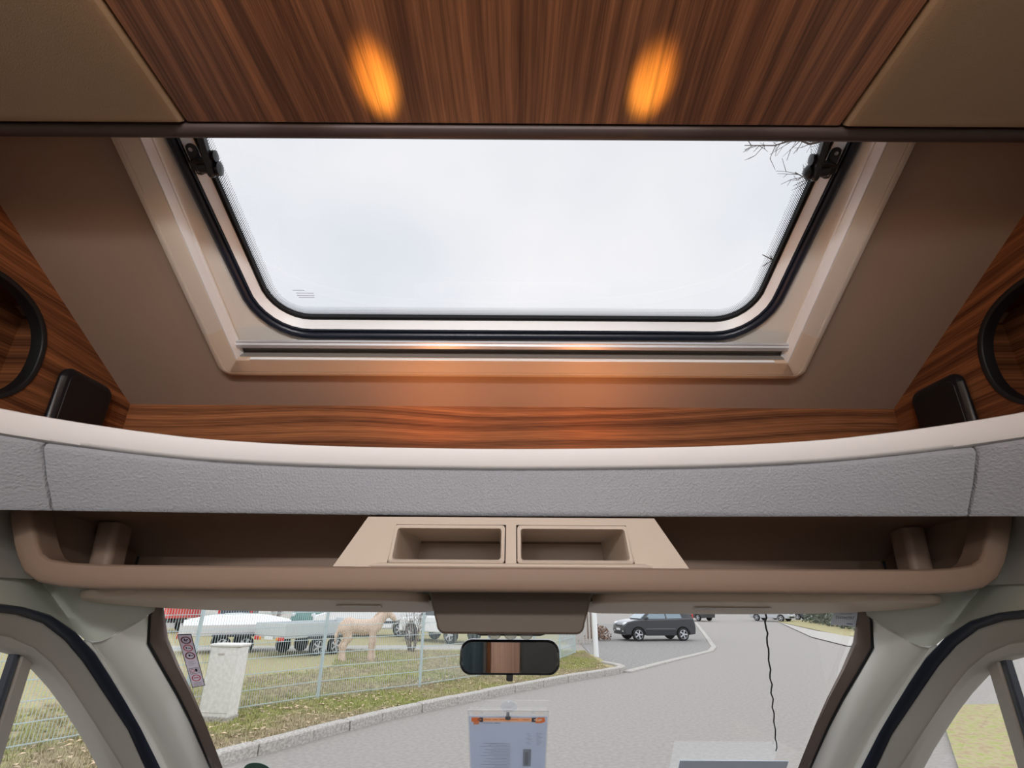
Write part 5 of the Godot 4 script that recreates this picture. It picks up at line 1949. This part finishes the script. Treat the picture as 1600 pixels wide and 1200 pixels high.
func yard_vehicles() -> void:
	trailer(G(-7.75, 22.7, 0.07), deg_to_rad(-125), rgb(190, 196, 198), "silver drop-side trailer with red tail lamps seen behind the fence", 3.6, 0.42)
	trailer(G(-11.0, 23.3, 0.07), deg_to_rad(-150), rgb(206, 204, 204), "low white covered trailer left of the silver one", 4.0, 0.30, true)
	panel_van(G(-8.2, 33.2, 0.04), deg_to_rad(8), rgb(232, 232, 236), "white panel van parked behind the horse figure", 5.8, 2.6)
	offroader(G(-3.45, 29.4, 0.04), deg_to_rad(-38), rgb(226, 228, 230), "white off-roader parked in the yard beside the roof console")
	panel_van(G(-17.8, 37.6, 0.04), deg_to_rad(-70), rgb(52, 60, 74), "dark blue van parked in the yard, left of the bare hedge", 5.0, 2.2)
	panel_van(G(-12.3, 38.5, 0.04), deg_to_rad(70), rgb(86, 130, 124), "dark teal van parked in the yard behind the fence", 4.8, 2.3)
	# red and white lorry at the far left
	var o := thing("box_lorry", G(-22.6, 36.0, 0.04), "red and white box lorry at the far left of the yard", "lorry", "", "", deg_to_rad(-20))
	lump(o, "cargo_box", Vector3(0.8, 2.0, 0), Vector3(4.2, 2.4, 2.3), mat(rgb(206, 74, 66), 0.5), 0.04)
	for x in [-0.6, 0.9, 2.3]: lump(o, "panel_stripe", Vector3(x, 2.0, 1.16), Vector3(0.5, 2.1, 0.02), M.white, 0.004)
	lump(o, "cab", Vector3(-2.2, 1.6, 0), Vector3(1.6, 2.0, 2.2), M.white, 0.15)
	lump(o, "cab_window", Vector3(-2.3, 2.05, 1.11), Vector3(0.9, 0.65, 0.03), M.dark_glass, 0.01)
	lump(o, "windscreen", Vector3(-3.0, 2.05, 0), Vector3(0.04, 0.8, 1.9), M.dark_glass, 0.01)
	lump(o, "chassis", Vector3(0, 0.65, 0), Vector3(5.6, 0.2, 1.0), M.trim_dark)
	wheels(o, [-2.1, 1.6], 0.98, 0.42, 0.28)
	# long pale hall and a bare hedge in front of it
	var b := thing("hall", G(-22, 58), "long cream hall far behind the yard", "building")
	var s := Soup.new()
	s.box(G(-22, 60, 3.0), Vector3(46, 6.0, 8.0), 0.05)
	part(b, "wall", s, M.facade)
	s = Soup.new()
	s.prism(PackedVector2Array([Vector2(-23.4, 6.0), Vector2(23.4, 6.0), Vector2(23.4, 6.3), Vector2(0, 8.0), Vector2(-23.4, 6.3)]), Transform3D(Basis(), G(-22, 64.4)), 8.8, 0.02)
	part(b, "roof", s, M.slat)
	for k in 9:
		s = Soup.new()
		s.box(G(-41 + k * 4.6, 55.97, 2.4), Vector3(1.6, 1.2, 0.1), 0.02)
		var wd := part(b, "window_frame", s, M.white)
		s = Soup.new()
		s.box(G(-41 + k * 4.6, 55.93, 2.4), Vector3(1.4, 1.0, 0.06), 0.01)
		part(wd, "window_pane", s, M.car_glass)
	for k in 5:
		shrub(G(-18.2 + k * 1.9, 44.5 + 0.3 * (k % 2), 0.03), 2.3, 24, 20 + k, "bare hedge shrub in front of the cream hall, number %s from the left" % ["one", "two", "three", "four", "five"][k])

func right_side() -> void:
	# white mast on the tip of the verge
	var s := Soup.new()
	s.lathe([Vector2(0.095, 0.0), Vector2(0.09, 0.1), Vector2(0.085, 3.0), Vector2(0.06, 5.4), Vector2(0.03, 5.45)], Transform3D(Basis(), G(3.22, 22.0, 0.06)), 18)
	solo("flag_mast", s, M.white, "white round mast at the corner of the verge", "mast")
	# slatted gate
	var g := thing("slatted_gate", G(3.7, 29.2), "pale vertical-slat gate behind the white mast", "gate")
	var sl := Soup.new()
	sl.box(Vector3(0, 0.95, 0), Vector3(0.10, 1.95, 0.025), 0.006)
	var sm := sl.mesh()
	for k in 12:
		var o := MeshInstance3D.new()
		o.name = "slat"
		o.mesh = sm
		o.material_override = M.slat
		g.add_child(o, true)
		o.position = Vector3(-1.2 + k * 0.165, 0, 0)
	for y in [0.16, 1.75]:
		s = Soup.new()
		s.box(G(3.4, 29.23, y), Vector3(2.0, 0.08, 0.04), 0.006)
		part(g, "rail", s, M.slat)
	# reddish clipped hedge and dark trunk
	leafy("beech_hedge", G(4.75, 31.5), Vector3(0.75, 0.75, 0.9), M.rust_hedge, 5, "low russet hedge between gate and black car", "hedge")
	s = Soup.new()
	s.tube([G(4.55, 33.0), G(4.6, 33.0, 1.4), G(4.5, 33.0, 3.2), G(4.7, 33.0, 5.0)], 0.26, 0.16, 10)
	solo("tree_trunk", s, M.bark, "brown tree trunk behind the white mast", "tree")
	hatchback(G(7.92, 31.9), deg_to_rad(10), rgb(27, 31, 38), rgb(24, 28, 34), "black boxy car parked on the driveway")
	hatchback(G(19.4, 60.6), deg_to_rad(-60), rgb(44, 46, 50), rgb(34, 36, 40), "dark car far behind the black boxy car", 1.5, false)
	hatchback(G(27.6, 60.5), deg_to_rad(130), rgb(176, 180, 184), rgb(120, 122, 126), "silver car parked at the far right of the road", 1.5, false)
	hatchback(G(31.6, 65.0), deg_to_rad(130), rgb(56, 60, 70), rgb(44, 46, 52), "dark car parked behind the silver car", 1.5, false)
	# hedge row and pale wall far right, distant cars' backdrop
	for k in 6:
		leafy("far_bush", G(30.9 - k * 1.0, 58.0 - k * 3.3), Vector3(1.35, 1.5 + 0.25 * (k % 3), 1.35), M.hedge, 30 + k, "grey-green bush on the far right bank, %s from the parked cars" % ["first", "second", "third", "fourth", "fifth", "sixth"][k], "bush")
	var b := thing("white_house", G(54, 50), "white house on the far right bank behind the bushes", "building")
	s = Soup.new()
	s.box(G(54, 50, 2.6), Vector3(10, 5.2, 12), 0.05)
	part(b, "wall", s, M.facade)
	s = Soup.new()
	s.prism(PackedVector2Array([Vector2(-5.4, 5.2), Vector2(5.4, 5.2), Vector2(0, 8.2)]), Transform3D(Basis(), G(54, 56.4)), 12.8, 0.02)
	part(b, "roof", s, M.rust_hedge)
	for k in 3:
		s = Soup.new()
		s.box(G(48.98, 46 + k * 4.0, 2.2), Vector3(0.08, 1.4, 1.2), 0.02)
		part(b, "window_pane", s, M.car_glass)
	# tree line closing the far end of the road
	for k in 7:
		leafy("far_hedge", G(0.0 + k * 15.5, 118 + 5 * (k % 3)), Vector3(7.0, 5.5 + (k % 4), 4.0), M.hedge, 50 + k, "far grey-green tree clump at the end of the road, %s from the left" % ["first", "second", "third", "fourth", "fifth", "sixth", "seventh", "eighth", "ninth"][k], "trees")

func leafy(called: String, at: Vector3, size: Vector3, m: Material, seed_: int, label: String, category: String) -> void:
	# rounded crown of many small leaf faces over a twiggy core
	var rng := RandomNumberGenerator.new()
	rng.seed = seed_
	var s := Soup.new()
	var big := maxf(size.x, size.y)
	for i in 700:
		var d := Vector3(rng.randfn(), absf(rng.randfn()) * 1.2, rng.randfn()).normalized() * pow(rng.randf(), 0.35)
		var c := at + Vector3(d.x * size.x, 0.05 + d.y * size.y, d.z * size.z)
		var r := big * rng.randf_range(0.05, 0.10)
		var u := Vector3(rng.randfn(), rng.randfn(), rng.randfn()).normalized()
		var v := u.cross(Vector3(rng.randfn(), rng.randfn(), rng.randfn())).normalized()
		s.quad(c - u * r, c - v * r * 0.6, c + u * r, c + v * r * 0.6)
	var o := thing(called, at, label, category)
	part(o, "foliage", s, m, 10.0)
	s = Soup.new()
	for k in 6:
		var a := TAU * k / 6.0
		s.tube([at, at + Vector3(cos(a) * size.x * 0.3, size.y * 0.6, sin(a) * size.z * 0.3)], big * 0.03, big * 0.01, 5)
	part(o, "stems", s, M.bark)

func trees() -> void:
	# bare tree beside the road; its outer twigs show through the roof window
	var rng := RandomNumberGenerator.new()
	rng.seed = 77
	var o := thing("bare_tree", G(12.5, 9.5), "bare tree whose twigs show at the upper right of the roof window", "tree")
	var s := Soup.new()
	s.tube([G(12.5, 9.5), G(12.4, 9.5, 4.0), G(12.5, 9.6, 9.0), G(12.3, 9.4, 14.0)], 0.30, 0.12, 10)
	part(o, "trunk", s, M.bark, 60.0)
	s = Soup.new()
	# boughs as runs of points (x, ahead, height); twigs sprout along their outer half
	var boughs := [
		[[12.4, 9.6, 11.0], [10.4, 9.8, 12.5], [9.0, 10.0, 13.15], [8.3, 10.0, 13.0], [7.5, 10.0, 12.78], [7.2, 10.0, 12.95], [6.6, 10.0, 12.72], [5.85, 10.0, 12.72]],
		[[12.4, 9.6, 11.6], [10.2, 9.2, 13.4], [8.6, 9.2, 13.9], [7.6, 9.1, 13.5], [6.9, 9.0, 13.0]],
		[[12.4, 9.5, 9.0], [9.8, 10.0, 11.2], [8.6, 10.0, 11.9], [7.9, 10.0, 11.7], [7.3, 10.0, 11.55], [6.95, 10.0, 11.85]],
		[[12.4, 9.5, 6.4], [9.4, 10.0, 8.4], [7.2, 10.0, 9.0], [6.3, 10.0, 9.0], [5.72, 10.0, 9.4]],
		[[12.4, 9.5, 10.4], [10.2, 11.4, 13.6], [8.8, 12.0, 15.4], [7.6, 12.2, 16.0]],
	]
	for n in boughs.size():
		var path := []
		for e in boughs[n]: path.append(G(e[0], e[1], e[2]))
		s.tube(path, 0.055, 0.010, 6)
		var last := path.size() - 1
		for k in range(2, last + 1):
			for b in (3 if n == 3 else 7):
				var q: Vector3 = path[k].lerp(path[k - 1], rng.randf())
				var d: Vector3 = (path[last] - path[2]).normalized() + Vector3(rng.randfn() * 0.5, rng.randfn() * 0.6 - 0.35, rng.randfn() * 0.6)
				var ln := rng.randf_range(0.2, 0.75)
				var mid: Vector3 = q + d.normalized() * ln * 0.5 + Vector3(rng.randfn(), rng.randfn(), rng.randfn()) * 0.03
				var tp: Vector3 = mid + (d + Vector3(rng.randfn(), rng.randfn(), rng.randfn()) * 0.4).normalized() * ln * 0.5
				s.tube([q, mid, tp], 0.011, 0.005, 4)
				s.tube([mid, mid + (d + Vector3(rng.randfn(), rng.randfn(), rng.randfn()) * 0.8).normalized() * ln * 0.35], 0.007, 0.004, 4)
	part(o, "branches", s, M.bark, 60.0)
